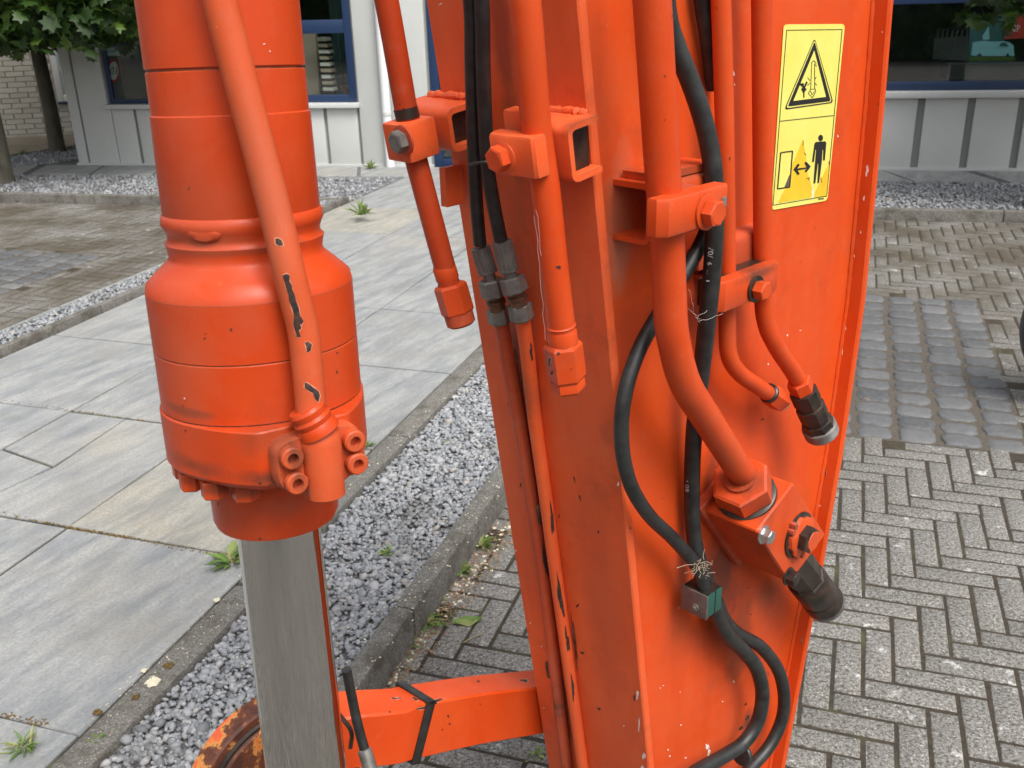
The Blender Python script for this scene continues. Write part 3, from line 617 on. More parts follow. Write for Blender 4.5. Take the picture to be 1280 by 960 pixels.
bmesh_unit = None; cnt = 0; mbs = MB(); zc = 0; rowi = 0
while zc < 2.3:
    uu = -1.3 + (rowi % 2) * .105
    while uu < 1.3:
        z0, z1 = zc + .003, zc + .055
        if not (uu + .2 > wu0 - .01 and uu < wu1 + .01 and z1 > wz0 and z0 < wz1):
            if cnt < 300 and uu > -.75 and uu < 1.0:
                if bmesh_unit is None:
                    o = build(wallbox(np.array([1., 0, 0]), np.array([0, -1., 0]), np.zeros(3), -.1, .1, -.026, .026, -.004, .03), 'brick', 'cream_brick', house, smooth=False); bmesh_unit = o.data
                else:
                    o = bpy.data.objects.new('brick', bmesh_unit); col.objects.link(o); o.parent = house
                o.location = (*(H0 + HE * (uu + .1) + HN * random.gauss(0, .0015))[:2], (z0 + z1) / 2); o.rotation_euler.z = math.atan2(HE[1], HE[0]); cnt += 1
            else:
                m = wallbox(HE, HN, H0, uu, uu + .2, z0, z1, -.004, .02); mbs.add(m.v, m.f)
        uu += .21
    zc += .06; rowi += 1
tag(build(mbs, 'bricks_beyond', 'cream_brick', house, smooth=False), kind='stuff')
wf = MB()
for a in ((wu0, wu0 + .07, wz0, wz1), (wu1 - .07, wu1, wz0, wz1), (wu0 + .07, wu1 - .07, wz0, wz0 + .08), (wu0 + .07, wu1 - .07, wz1 - .05, wz1)):
    m = wallbox(HE, HN, H0, *a, -.02, .06, .006); wf.add(m.v, m.f)
wo_ = build(wf, 'window', 'white_plastic', house)
build(wallbox(HE, HN, H0, wu0 + .07, wu1 - .07, wz0 + .08, wz1 - .05, .03, .036), 'pane', 'window_glass', wo_, smooth=False)
build(wallbox(HE, HN, H0, wu0 + .0, wu1, wz0 - .03, wz0 - .002, -.03, .1), 'sill', 'blue_frame', wo_)
build(wallbox(HE, HN, H0, wu0 - .0, wu1, wz0, wz1, .05, .06), 'blind', 'print_white', wo_, smooth=False)
build(wallbox(HE, HN, H0, -3.1, 2.6, 3.0, 3.15, -.25, .6), 'roof', 'panel_dark', house, smooth=False)

# ---- office building of grey metal panels
def fac(px, py, d=0.0):
    P = hit(px, py, B0 - FN * d, FN); return float((P - B0) @ FE), float(P[2])
BL = thing('office_building', tuple(B0), 'long low building of grey metal panels with blue window frames', 'building')
def W_(u0, u1, z0, z1, d0, d1, bev=0): return wallbox(FE, FN, B0, u0, u1, z0, z1, d0, d1, bev)
def bp(name, mat, *a, parent=None, **k): return build(W_(*a, **k), name, mat, parent or BL, smooth='bev' in k)
zs1 = fac(420, 128)[1]; u1a = fac(130, 95)[0]; u2b = fac(443, 100)[0]; ud0 = fac(534, 60)[0]; udp = fac(486, 150)[0]
HT = 3.3; zr = fac(1180, 113)[1]; ur = 5.3
WIN = [(u1a, u2b, zs1), (ud0, ud0 + .95, .03), (ur, 11.2, zr)]
# structural wall behind the panels with openings
prev = 0.0
for (a, b, zl) in WIN:
    bp('wall', 'panel_dark', prev, a, 0, HT, .03, .20); 
    if zl > .1: bp('wall', 'panel_dark', a, b, 0, zl, .03, .20)
    bp('wall', 'panel_dark', a, b, 2.15, HT, .03, .20); prev = b
bp('wall', 'panel_dark', prev, 12, 0, HT, .03, .20)
bp('roof', 'panel_dark', -.1, 12.1, HT, HT + .12, -.12, 3.1)
bp('rear_wall', 'interior_dark', .2, 12, 0, HT, 2.7, 2.9); bp('side_wall', 'panel_grey', 0, .2, 0, HT, .2, 2.9)
bp('side_wall', 'panel_grey', 11.8, 12, 0, HT, .2, 2.7); bp('floor', 'interior_dark', .2, 11.8, .03, .08, .2, 2.7)
def panels(us, z0, z1, gap=.022):
    for a, b in zip(us[:-1], us[1:]): bp('wall_panel', 'panel_grey', a + gap / 2, b - gap / 2, z0, z1, 0, .028, bev=.004)
g1 = fac(112, 204)[0]; panels([0, g1, u1a - .012], .05, HT)
gl = [u1a - .012, fac(143, 170)[0], fac(173, 170)[0]]; st = gl[2] - gl[1]
while gl[-1] + .36 < fac(408, 170)[0] - .2: gl.append(gl[-1] + .33)
gl += [fac(409, 170)[0], u2b + .012]; panels(gl, .05, zs1 - .045, .034)
panels([u2b + .012, udp], .05, HT); panels([udp, ud0 - .01], .05, HT); panels([ud0 + .96, ud0 + 1.35, ur - .012], .05, HT)
gr = fac(1147, 170)[0]; stp = (fac(1272, 170)[0] - gr) / 2; k0 = int((gr - ur) / stp); gl = [ur - .012] + [gr + stp * k for k in range(-k0 + 0, 8) if gr + stp * k > ur + .1 and gr + stp * k < 11.1] + [11.21]
panels(gl, .05, zr - .055, .060); panels([11.21, 12], .05, HT)
for a, b, zl in WIN: panels([a - .011, b + .011], 2.15, HT) if zl > .1 else panels([a, b], 2.15, HT)
bp('plinth', 'sill_metal', 0, ud0, .03, .05, -.022, .02); bp('plinth', 'sill_metal', ud0 + .96, 12, .03, .05, -.022, .02)
bp('sill', 'sill_metal', u1a - .03, u2b + .03, zs1 - .045, zs1 - .003, -.05, .03, bev=.004)
bp('sill', 'sill_metal', ur - .03, 11.24, zr - .055, zr - .003, -.06, .03, bev=.005)
# rain pipe
mb = MB(); a = B0 + FE * fac(486, 150)[0] + FN * .05; mb.tube([(a[0], a[1], .02), (a[0], a[1], 3.2)], .04, 16); rp = build(mb, 'rain_pipe', 'white_plastic', BL)
mb = MB(); mb.tube([(a[0], a[1], .50), (a[0], a[1], .53)], .045, 16); build(mb, 'pipe_collar', 'sill_metal', rp)
def window(u0, u1, z0, z1, cuts, zt=None, bar=.055, name='window', parent=BL):
    """frame bars with panes; cuts: mullions; zt: (z0,z1) transom"""
    f = MB(); d = (.02, .09)
    def add(*a):
        m = W_(*a, *d, bev=.004); f.add(m.v, m.f)
    add(u0, u0 + bar, z0, z1); add(u1 - bar, u1, z0, z1); add(u0 + bar, u1 - bar, z0, z0 + bar * .9); add(u0 + bar, u1 - bar, z1 - bar, z1)
    xs = [u0 + bar] + [c for c in cuts] + [u1 - bar]
    for c in cuts: add(c - bar * .6, c + bar * .6, z0 + bar * .9, z1 - bar)
    edges = []
    for k in range(len(xs) - 1):
        a = xs[k] + (bar * .6 if k else 0); b = xs[k + 1] - (bar * .6 if k + 1 < len(xs) - 1 else 0)
        if zt: add(a, b, zt[0], zt[1])
        edges += [(a, b, z0 + bar * .9, zt[0] if zt else z1 - bar)] + ([(a, b, zt[1], z1 - bar)] if zt else [])
    w = build(f, name, 'blue_frame', parent)
    for a, b, c, d_ in edges: build(W_(a, b, c, d_, .034, .039), 'pane', 'window_glass', w, smooth=False)
    return w
zt2 = (fac(400, 42)[1], fac(400, 25)[1]); um = fac(100, 100)[0]
window(u1a, u1a + 1.15, zs1, 2.15, [], (fac(150, 58)[1], fac(150, 58)[1] + .07), .042); window(u1a + 1.15, u2b, zs1, 2.15, [u1a + 1.7], zt2, .07)
window(ud0, ud0 + .95, .03, 2.15, [], (fac(545, 128)[1] - .06, fac(545, 128)[1]), .08, 'door')
window(ur, ur + 1.5, zr, 2.15, [], (fac(1150, 5)[1], fac(1150, 5)[1] + .09), .075); window(ur + 1.5, 11.2, zr, 2.15, [10.2], (fac(1150, 5)[1], fac(1150, 5)[1] + .09), .075)
# things seen in the windows
def fpt(px, py, d): return hit(px, py, B0 - FN * d, FN)
def board(name, pxs, d, mat, th=.008, parent=None, **k):
    mb = MB(); mb.prism([fpt(x, y, d) for x, y in pxs], -FN, th); return build(mb, name, mat, parent, smooth=False)
def ell(cx, cy, rx, ry, n=28): return [(cx + rx * math.cos(a), cy + ry * math.sin(a)) for a in np.linspace(0, 2 * math.pi, n, endpoint=False)]
def letters(txt, cx, cy, h, d, mat, parent, sx=1.0, shear=.0, mirror=False, name='lettering'):
    v, f = text_pts(txt); lo, hi = v.min(0), v.max(0); v = (v - (lo + hi) / 2) / (hi[1] - lo[1]); 
    if mirror: v[:, 0] *= -1
    mb = MB(); mb.add([fpt(cx + (x * sx - y * shear) * h, cy - y * h, d) for x, y, _ in v], f); return build(mb, name, mat, parent, smooth=False)
s = tag(board('reflected_sign', [(130, 70), (150, 70), (158, 126), (138, 126)], .057, 'interior_grey'), 'grey board standing in for the red ringed round 01 sign reflected in the left blue framed window', 'reflected sign')  # reflection of a round sign, built as a board behind the glass
board('reflected_red_ring', ell(142, 88.5, 7.4, 14.5), .052, 'print_red', .003, s); board('reflected_white_disc', ell(142, 88.5, 5.6, 11.5), .0485, 'print_white', .003, s)
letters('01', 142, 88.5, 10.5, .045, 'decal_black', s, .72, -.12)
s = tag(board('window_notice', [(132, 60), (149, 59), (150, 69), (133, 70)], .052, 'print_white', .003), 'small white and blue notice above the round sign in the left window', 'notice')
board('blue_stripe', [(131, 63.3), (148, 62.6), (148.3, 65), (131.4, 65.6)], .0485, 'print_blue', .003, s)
# stack of pallets inside
pal = thing('pallet_stack', (0, 0, 0), 'stack of pale wooden pallets leaning inside the blue framed window', 'pallets')
for k in range(9):
    y = 47 + k * 7.8; x = 396 + k * .9
    mb = MB(); mb.prism([fpt(x, y, .12), fpt(x + 11 + (k % 3), y + .5, .12), fpt(x + 12 + (k % 3), y + 4.2, .12), fpt(x + 1, y + 4.2, .12)], -FN, .12); build(mb, 'plank', 'cardboard' if k % 2 else 'cream_brick', pal, smooth=False)
tag(board('partition', [(378, 40), (394, 40), (400, 122), (384, 122)], .28, 'cardboard', .05), 'brown partition beside the pallets inside the blue framed window', 'partition')
mb = MB()
pts = []
for k in range(24):
    P_ = fpt(418 + k * .95, 80, .6); pts.append(P_ + FN * .03 * math.sin(k * 1.5))
mb.rings([[p + Z3 * (zs1 + .02 - p[2]) for p in pts], [p + Z3 * (1.6 - p[2]) for p in pts]], cap=False, closed=False); tag(build(mb, 'curtain', 'curtain', None), 'dull green curtain hanging inside the blue framed window', 'curtain')
mb = MB(); P_ = fpt(432, 112, .2); mb.lathe(P_ - Z3 * .05, Z3, [(0, .03), (.07, .042), (.08, .045), (.085, .04)], 20); tag(build(mb, 'flower_pot', 'rusted_edge'), 'small terracotta pot on the sill inside the blue framed window', 'pot')
# right window: boards standing in for a reflected pale blue car and red banner
s = tag(board('reflected_car_board', [(1213, 22), (1256, 22), (1256, 78), (1211, 78)], .062, 'print_teal', .01), 'teal board standing in for the light blue car reflected in the right hand window', 'reflected car')
board('reflected_car_body', [(1214, 69), (1216, 53), (1230, 51), (1240, 52), (1249, 52), (1255, 51.5), (1262, 53), (1267, 57), (1268, 70), (1262, 70), (1260, 66), (1257, 70), (1228, 70), (1225, 66), (1220, 70)], .057, 'print_blue', .004, s)
board('reflected_car_window', [(1249, 58), (1251, 53.5), (1257, 53), (1261, 58)], .053, 'print_teal', .003, s)
board('reflected_ground_strip', [(1212, 71), (1269, 71), (1269, 76), (1212, 76)], .053, 'hedge_leaf', .003, s)
board('reflected_car_body', [(1228, 45), (1236, 33), (1237, 49), (1229, 50)], .057, 'print_blue', .004, s)
s = tag(board('reflected_banner', [(1256, 18), (1300, 16), (1300, 47), (1256, 49)], .054, 'print_red', .01), 'red board standing in for the banner with yellow and white letters reflected in the right hand window', 'reflected banner')
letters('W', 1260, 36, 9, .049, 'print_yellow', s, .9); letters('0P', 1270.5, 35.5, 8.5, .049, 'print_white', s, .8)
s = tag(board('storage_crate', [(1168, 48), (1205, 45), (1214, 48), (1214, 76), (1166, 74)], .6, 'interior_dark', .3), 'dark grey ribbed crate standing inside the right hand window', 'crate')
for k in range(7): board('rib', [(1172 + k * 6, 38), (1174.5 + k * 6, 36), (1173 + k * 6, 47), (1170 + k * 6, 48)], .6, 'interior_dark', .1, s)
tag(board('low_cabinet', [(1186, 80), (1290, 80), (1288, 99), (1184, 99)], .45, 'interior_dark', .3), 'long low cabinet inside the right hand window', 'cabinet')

# ---- trees
def maple_leaf():
    a = [(0, -.5), (.16, -.28), (.42, -.34), (.32, -.12), (.5, .08), (.28, .12), (.22, .30), (.10, .22), (0, .5), (-.10, .22), (-.22, .30), (-.28, .12), (-.5, .08), (-.32, -.12), (-.42, -.34), (-.16, -.28)]
    v = np.array([(x, y, -.25 * abs(x) ** 1.3) for x, y in a] + [(0, 0, .03)]); n = len(a)
    return v, np.array([(i, (i + 1) % n, n) for i in range(n)])
LV, LF = maple_leaf()
def leaves(name, pos, size, mat, parent=None, down=.5, tri=(LV, LF)):
    v0, f0 = tri; n = len(pos); k = len(v0); az = RNG.uniform(0, 2 * np.pi, n); tl = RNG.normal(down, .55, n); rl = RNG.normal(0, .5, n)
    v = np.repeat(v0[None], n, 0) * (size * RNG.uniform(.7, 1.25, n))[:, None, None]
    x, y, z = v[..., 0].copy(), v[..., 1].copy(), v[..., 2].copy()
    c, s_ = np.cos(rl)[:, None], np.sin(rl)[:, None]; x, z = x * c + z * s_, -x * s_ + z * c
    c, s_ = np.cos(tl)[:, None], np.sin(tl)[:, None]; y, z = y * c - z * s_, y * s_ + z * c
    c, s_ = np.cos(az)[:, None], np.sin(az)[:, None]; x, y = x * c - y * s_, x * s_ + y * c
    v = np.stack([x, y, z], -1) + pos[:, None, :]; f = (f0[None] + (np.arange(n) * k)[:, None, None]).reshape(-1, 3)
    return fast_mesh(name, v.reshape(-1, 3), f, mat, parent, k=3)
def tree(base, crown_c, rx, ry, z0, z1, n, tr, size, label, lean=(0, 0)):
    t = thing('maple_tree', (0, 0, 0), label, 'tree', 'trained trees in front of the building')
    b = np.array(base, float); mb = MB(); top = np.array([b[0] + lean[0], b[1] + lean[1], z0 + .6]); path = smooth_path([b - Z3 * .05, b * .75 + top * .25 + np.array([.01, 0, 0]), b * .4 + top * .6, top], 4)
    m = len(path); rr = [tr * (1.25 if i == 0 else 1 - .3 * i / m) for i in range(m)]; mb.tube(path, rr, 14)
    for k in range(7):
        a = k * 2.4; e = np.array([crown_c[0] + rx * .7 * math.cos(a), crown_c[1] + ry * .7 * math.sin(a), z0 + .35 + random.uniform(0, (z1 - z0) * .6)]); mb.tube(smooth_path([top - Z3 * random.uniform(.05, .5), (top + e) / 2 + Z3 * .12, e], 4), [tr * .4] * 3 + [tr * .28] * 3 + [tr * .15] * 3, 7)
    build(mb, 'trunk', 'bark', t)
    P = RNG.uniform(-1, 1, (n * 3, 3)); r2 = P[:, 0] ** 2 + P[:, 1] ** 2; P = P[r2 < 1]
    edge = 1 - .55 * np.maximum(0, P[:, 2]) ** 2; P = P[(P[:, 0] ** 2 + P[:, 1] ** 2) < edge][:n]
    lump = .10 * np.sin(P[:, 0] * 9 + 1.3) * np.cos(P[:, 1] * 8) + .06 * np.sin(P[:, 0] * 23)
    pos = np.stack([crown_c[0] + P[:, 0] * rx, crown_c[1] + P[:, 1] * ry, (z0 + z1) / 2 + (P[:, 2]) * (z1 - z0) / 2 + lump * (P[:, 2] < 0)], 1)
    leaves('crown', pos, size, 'tree_leaf', t)
b1_ = G(8, 229, .03); b2_ = G(72, 190, .03); b3_ = G(1293, 260, .03)
tree(b1_, (b1_[0] + .5, b1_[1] + .1), 1.55, .95, 1.22, 2.6, 5200, .075, .15, 'pale barked tree on the gravel at the left corner, nearest of the two left trees')
tree(b2_, (b2_[0] - .25, b2_[1]), 1.25, .8, 1.12, 2.6, 4200, .085, .15, 'thin dark trunked tree standing beside the grey building corner by the brick house')
tree(b3_, (b3_[0] + .55, b3_[1] + .1), 1.15, .85, 1.30, 2.6, 3600, .075, .14, 'tree at the far right on the gravel with leaves hanging before the window')
# hedge behind the photographer, met by the window reflections
h = thing('hedge', (0, -3.6, 0), 'tall dense green hedge along the yard behind the camera', 'hedge')
n = 14000; P = np.stack([RNG.uniform(-16, 16, n), RNG.normal(-3.6, .22, n), RNG.uniform(0, 2.3, n)], 1); leaves('foliage', P - np.array([0, -3.6, 0]), .17, 'hedge_leaf', h)
mb = MB(); mb.box((0, -3.9, 1.1), ((1, 0, 0), (0, 1, 0), Z3), (16, .2, 1.1)); build(mb, 'twig_core', 'hedge_leaf', h, smooth=False)

# ---- car wheel at the right edge
wc = G(1371, 506, 0); fw = unit(np.array([wc[0], wc[1], 0])); ax_ = unit(np.array([-.25, -1, 0]))
wt = thing('car_wheel', (wc[0], wc[1], 0), 'black car tyre on the brick paving at the right edge beside the cobbles', 'wheel')
mb = MB(); c = np.array([wc[0], wc[1], .31]) - ax_ * .1
mb.lathe(c, ax_, [(0, .20), (.01, .27), (.03, .30), (.06, .312), (.14, .312), (.17, .30), (.19, .27), (.20, .20), (.12, .19), (.08, .19)], 64); build(mb, 'tyre', 'black_rubber', wt)
mb = MB(); mb.lathe(c, ax_, [(.05, .195), (.17, .195), (.185, .185), (.16, .12), (.175, .05), (.18, .01)], 40); build(mb, 'rim', 'worn_steel', wt)

# ================================================================= THE EXCAVATOR ARM
AZ = R(46.7); AW = np.array([math.sin(AZ), math.cos(AZ), 0]); AL = np.array([-math.cos(AZ), math.sin(AZ), 0])   # along the side plate / along the front plate
NW = -AL; _d = ray(712, 0); AO = CAM + _d * (1.05 / _d[1]); AZ0 = AO[2]; AO = np.array([AO[0], AO[1], 0.0]); KT = .141; WT = .2212
def A(s, t, z): return AO + AW * s + AL * t + Z3 * z
def sp(z): return KT * (AZ0 - z)                                   # front plate surface
def WB(px, py, off=0.0): return hit(px, py, AO + NW * off, NW)      # on the side plate, off metres out
NP = unit(AW + Z3 * KT)
def FP(px, py, off=0.0): return hit(px, py, AO + AW * (KT * AZ0) - NP * off, NP)
arm = thing('excavator_arm', tuple(A(.3, .1, 0)), 'big orange box section excavator arm carrying pipes, black hoses and a yellow warning sticker', 'excavator arm')
def cr_line(z):                                                    # crease of side plate and back plate
    pts = [(-.2, .50), (.03, .505), (.2, .525), (.6, .590), (.84, .622), (1.1, .640), (1.4, .632), (1.56, .622), (2.8, .57)]
    return float(np.interp(z, [a for a, _ in pts], [b for _, b in pts]))
ZT, ZB = 2.7, .10
zz = [ZB, .2, .4, .6, .84, .97, 1.1, 1.25, 1.4, 1.56, 2.1, ZT]
def plate(name, mat, f0, f1, t0, t1, bev=.002):
    """between s=f0(z) and s=f1(z), t0..t1"""
    mb = MB(); rs = []
    for z in zz: rs.append([A(f0(z), t0 + bev, z), A(f0(z) + bev, t0, z), A(f1(z) - bev, t0, z), A(f1(z), t0 + bev, z), A(f1(z), t1 - bev, z), A(f1(z) - bev, t1, z), A(f0(z) + bev, t1, z), A(f0(z), t1 - bev, z)])
    mb.rings(rs); return build(mb, name, mat, arm, ang=40)
front = plate('front_plate', 'orange_paint_dull', sp, lambda z: sp(z) + .014, -.011, WT + .004)
tw_ = paint('orange_paint_web', OR, .30, .8); _root = np.array(arm.location)
_c = tw_.coord(); _src = tw_.b.inputs['Base Color'].links[0].from_socket; _nz = tw_.noise(_c, 14, 5, .65)
for (px, py, rx, rz, colr, amt) in ((905, 705, .06, .13, (.10, .03, .018), .75), (925, 800, .045, .11, (.13, .035, .015), .6), (890, 600, .03, .07, (.12, .035, .02), .7), (775, 285, .035, .10, (.40, .20, .12), .55), (960, 740, .07, .05, (.22, .05, .02), .6), (935, 905, .03, .035, (.05, .025, .02), .8), (900, 350, .05, .05, (.10, .05, .035), .7), (1060, 420, .018, .5, (.26, .045, .015), .75)):  # dirt patches; the tall narrow one paints the lip's shadow along the crease
    p_ = WB(px, py) - _root; sub = tw_.add('ShaderNodeVectorMath', operation='SUBTRACT'); sub.inputs[1].default_value = tuple(p_); tw_.l.new(_c, sub.inputs[0])
    mp = tw_.add('ShaderNodeMapping'); mp.vector_type = 'TEXTURE'; mp.inputs['Rotation'].default_value = (0, 0, math.atan2(AW[1], AW[0])); mp.inputs['Scale'].default_value = (rx, .5, rz); tw_.l.new(sub.outputs[0], mp.inputs[0])
    ln = tw_.add('ShaderNodeVectorMath', operation='LENGTH'); tw_.l.new(mp.outputs[0], ln.inputs[0])
    m_ = tw_.math('ADD', ln.outputs['Value'], tw_.math('MULTIPLY', tw_.math('SUBTRACT', _nz, .5), 1.6)); m_ = tw_.ramp(m_, [(.35, (amt,) * 3), (.95, (0, 0, 0))])
    _src = tw_.mix(m_, _src, colr)
tw_.l.new(_src, tw_.b.inputs['Base Color'])
web = plate('side_plate', 'orange_paint_web', lambda z: sp(z) + .0135, lambda z: cr_line(z) + .004, .0, .012)
plate('side_plate', 'orange_paint', lambda z: sp(z) + .0135, lambda z: cr_line(z) + .004, WT - .018, WT - .006)
backp = plate('back_plate', 'orange_paint', cr_line, lambda z: cr_line(z) + .013, -.026, WT + .02, .003)
# weld seams
mb = MB(); 
for zc in np.arange(ZB, 2.6, .012):
    pass
w1 = [A(sp(z) + .015, -.001, z) + RNG.normal(0, .0004, 3) for z in np.arange(ZB, 2.6, .008)]; mb.tube(w1, [.004 * random.uniform(.85, 1.15) for _ in w1], 8)
w2 = [A(cr_line(z) - .001, -.001, z) + RNG.normal(0, .0002, 3) for z in np.arange(ZB, 2.6, .008)]; mb.tube(w2, [.0038 * random.uniform(.93, 1.07) for _ in w2], 8)
build(mb, 'weld_seam', 'orange_paint', arm)
mb = MB(); mb.lathe(A((sp(.1) + cr_line(.1)) / 2 + .005, -.04, .13), AL, [(0, .06), (.004, .085), (.28, .085), (.30, .06)], 40); build(mb, 'pin_boss', 'orange_rust', arm)

def tube_part(name, mat, pts, r, parent=arm, n=22, per=9, rads=None):
    p = smooth_path(pts, per); mb = MB(); rr = r if rads is None else rads(len(p)); mb.tube(p, rr, n); return build(mb, name, mat, parent, ang=45)
def web_dir(px0, py0, px1, py1, off): a, b = WB(px0, py0, off), WB(px1, py1, off); return a, unit(b - a)

def spots(name, root, L, base_noise=22):
    tw = bpy.data.materials[name].node_tree; b = tw.nodes['Principled BSDF']; q = NT.__new__(NT); q.t = tw; q.n = tw.nodes; q.l = tw.links; q.b = b
    c = q.coord(); src = b.inputs['Base Color'].links[0].from_socket; nz = q.noise(c, base_noise, 6, .7); root = np.array(root)
    for (P, ax, sc, colr, amt) in L:
        sub = q.add('ShaderNodeVectorMath', operation='SUBTRACT'); sub.inputs[1].default_value = tuple(np.asarray(P) - root); q.l.new(c, sub.inputs[0])
        mp = q.add('ShaderNodeMapping'); mp.vector_type = 'TEXTURE'; mp.inputs['Rotation'].default_value = ax; mp.inputs['Scale'].default_value = sc; q.l.new(sub.outputs[0], mp.inputs[0])
        ln = q.add('ShaderNodeVectorMath', operation='LENGTH'); q.l.new(mp.outputs[0], ln.inputs[0])
        m = q.math('ADD', ln.outputs['Value'], q.math('MULTIPLY', q.math('SUBTRACT', nz, .5), 1.8)); src = q.mix(q.ramp(m, [(.30, (amt,) * 3), (1.0, (0, 0, 0))]), src, colr)
    q.l.new(src, b.inputs['Base Color'])
_az = math.atan2(AW[1], AW[0]); _dk = (.085, .035, .022); _br = (.16, .05, .025)
spots('orange_paint_dull', arm.location, [(FP(x, y), (0, 0, _az), (.3, w, h), c_, a_) for x, y, w, h, c_, a_ in (
    (664, 560, .022, .16, _br, .65), (684, 700, .018, .14, _dk, .75), (706, 880, .020, .12, _dk, .7), (640, 430, .030, .09, _dk, .6), (655, 480, .04, .05, _br, .5), (625, 30, .02, .25, (.20, .04, .022), .6), (758, 780, .05, .25, (.38, .075, .04), .35), (745, 130, .012, .03, _dk, .6), (600, 215, .03, .05, _br, .5))])  # grime, with shade between the pipes and at the channels painted in
# --- pipes and hoses over the front plate (left)
oP1 = .083
p1 = tube_part('hydraulic_pipe', 'orange_paint_rusty', [FP(455, -130, oP1), FP(483, 0, oP1), FP(508, 140, oP1), FP(519, 195, oP1), FP(558, 342, oP1), FP(561, 356, oP1)], .0132)
def nut_on(parent, px, h_px_end, off, r, surf, mat='orange_paint_pipe', name='pipe_nut', cap=True, ch=.12, sides=None):
    a = surf(*px, off); b = surf(*h_px_end, off); d = b - a; L = np.linalg.norm(d); mb = MB(); mb.hexa(a, d, L, r, ch, ref=sides); return build(mb, name, mat, parent, ang=30), a, unit(d), L
n1, a, d, L = nut_on(p1, (562, 355), (573, 392), oP1, .0205, FP, ref_ := 'orange_paint_pipe')
mb = MB(); mb.lathe(a + d * (L - .001), d, [(0, .0180), (.013, .0180), (.016, .0145)], 28); build(mb, 'end_plug', 'orange_paint_grimy', p1)
mb = MB(); mb.lathe(FP(554, 330, oP1), d, [(0, .0125), (.004, .0142), (.018, .0142), (.022, .0125)], 28); build(mb, 'collar', 'orange_paint_pipe', p1)
oP2 = .069
p2 = tube_part('hydraulic_pipe', 'orange_paint_pipe', [FP(640, -120, oP2), FP(656, 0, oP2), FP(670, 155, oP2), FP(682, 240, oP2), FP(692, 330, oP2), FP(702, 410, oP2), FP(704, 430, oP2)], .0155)
n2, a, d, L = nut_on(p2, (703, 428), (709, 474), oP2, .0222, FP)
mb = MB(); mb.lathe(a + d * (L - .001), d, [(0, .0185), (.002, .020), (.012, .020), (.015, .017)], 6); build(mb, 'end_plug', 'orange_paint_pipe', p2)
mb = MB(); mb.lathe(FP(701, 404, oP2), d, [(0, .0145), (.003, .0168), (.006, .0150), (.010, .0168), (.024, .0168)], 28); build(mb, 'collar', 'orange_paint_pipe', p2)
# twin thin pipes lying on the plate, hose tails with crimps and unions above them
hs = [(dict(h=[(572, -120), (588, 0), (590, 90), (593, 200), (596, 260), (600, 305)], c=((600, 308), (611, 344)), n=[((613, 349), (618, 371)), ((619, 373), (621, 383)), ((622, 385), (626, 404))],
            p=[(626, 400), (633, 440), (648, 520), (664, 620), (680, 725), (708, 955), (716, 1020)])),
      (dict(h=[(590, -120), (602, 0), (604, 90), (609, 200), (616, 250), (626, 300)], c=((627, 300), (637, 342)), n=[((639, 346), (645, 366)), ((646, 368), (648, 377)), ((649, 379), (653, 400))],
            p=[(653, 398), (659, 440), (668, 520), (682, 620), (696, 725), (728, 955), (738, 1020)]))]
hoses = []
for k, q in enumerate(hs):
    o0 = .040
    ho = tube_part('hydraulic_hose', 'black_rubber', [FP(x, y, .052 - .012 * i / 5) for i, (x, y) in enumerate(q['h'])], .0082 if k else .0080); hoses.append(ho)
    off = .036
    a, b = FP(*q['c'][0], off), FP(*q['c'][1], off); d = unit(b - a); L = np.linalg.norm(b - a); mb = MB()
    def rf(kk, an, r): return r * (1 + .035 * (1 if math.cos(an * 14) > 0 else -1)) if 1 <= kk <= 3 else r
    mb.lathe(a, d, [(0, .0098), (.002, .0116), (L * .5, .0118), (L * .84, .0116), (L * .85, .0122), (L * .93, .0120), (L * .95, .0080), (L + .008, .0080)], 84, rf=rf); build(mb, 'crimp_ferrule', 'crimped_steel', ho, ang=20)
    for m, (x0, x1) in enumerate(q['n']):
        off2 = (.034, .030, .027)[m]; a, b = FP(*x0, off2), FP(*x1, off2); L = np.linalg.norm(b - a); mb = MB()
        if m == 1: mb.lathe(a - (b - a) * .5, b - a, [(0, .0105), (L * .6, .0105), (L * .7, .0125), (L * 1.1, .0125), (L * 1.2, .0105), (L * 2, .0105)], 26)
        else: mb.hexa(a, b - a, L, (.0158, 0, .0152)[m], .14)
        build(mb, 'union_nut' if m != 1 else 'union_body', 'worn_steel' if m != 1 else 'brown_brass', ho, ang=30)
    pp = tube_part('thin_pipe', 'orange_paint_grimy' if k == 0 else 'orange_paint_dull', [FP(x, y, .022 - .013 * min(i, 2) / 2) for i, (x, y) in enumerate(q['p'])], .0096, n=16)
    if k == 0: thin0 = pp
    else: thin1 = pp
# tie round the two hoses
mb = MB(); c = (FP(593, 203, .050) + FP(609, 203, .050)) / 2; h_ = unit(FP(609, 203, .05) - FP(593, 203, .05)); n_ = unit(np.cross(h_, Z3))
loop = [c + h_ * (.0165 * math.cos(a)) + n_ * (.0085 * math.sin(a)) + Z3 * .001 * math.sin(a * 2) for a in np.linspace(0, 2 * math.pi, 25)]; mb.tube(loop, .0021, 6); mb.box(c + h_ * .0165 - n_ * .005 - Z3 * .002, (h_, n_, Z3), (.004, .003, .0035), .0008)
build(mb, 'cable_tie', 'black_rubber', hoses[1])
# dirt clamps between the thin pipes
for (x, y) in ((672, 640), (690, 838)):
    mb = MB(); c = (FP(x, y, .006)); mb.box(c, (NP, AL, np.cross(NP, AL)), (.006, .009, .016), .003); build(mb, 'pipe_bracket', 'rusted_edge', arm)
# small lug behind
mb = MB(); c = A(sp(1.40) - .012, WT - .012, FP(560, 226, 0)[2]); mb.box(c, (AW, AL, Z3), (.014, .006, .024), .002); build(mb, 'lug', 'orange_paint_dull', arm)

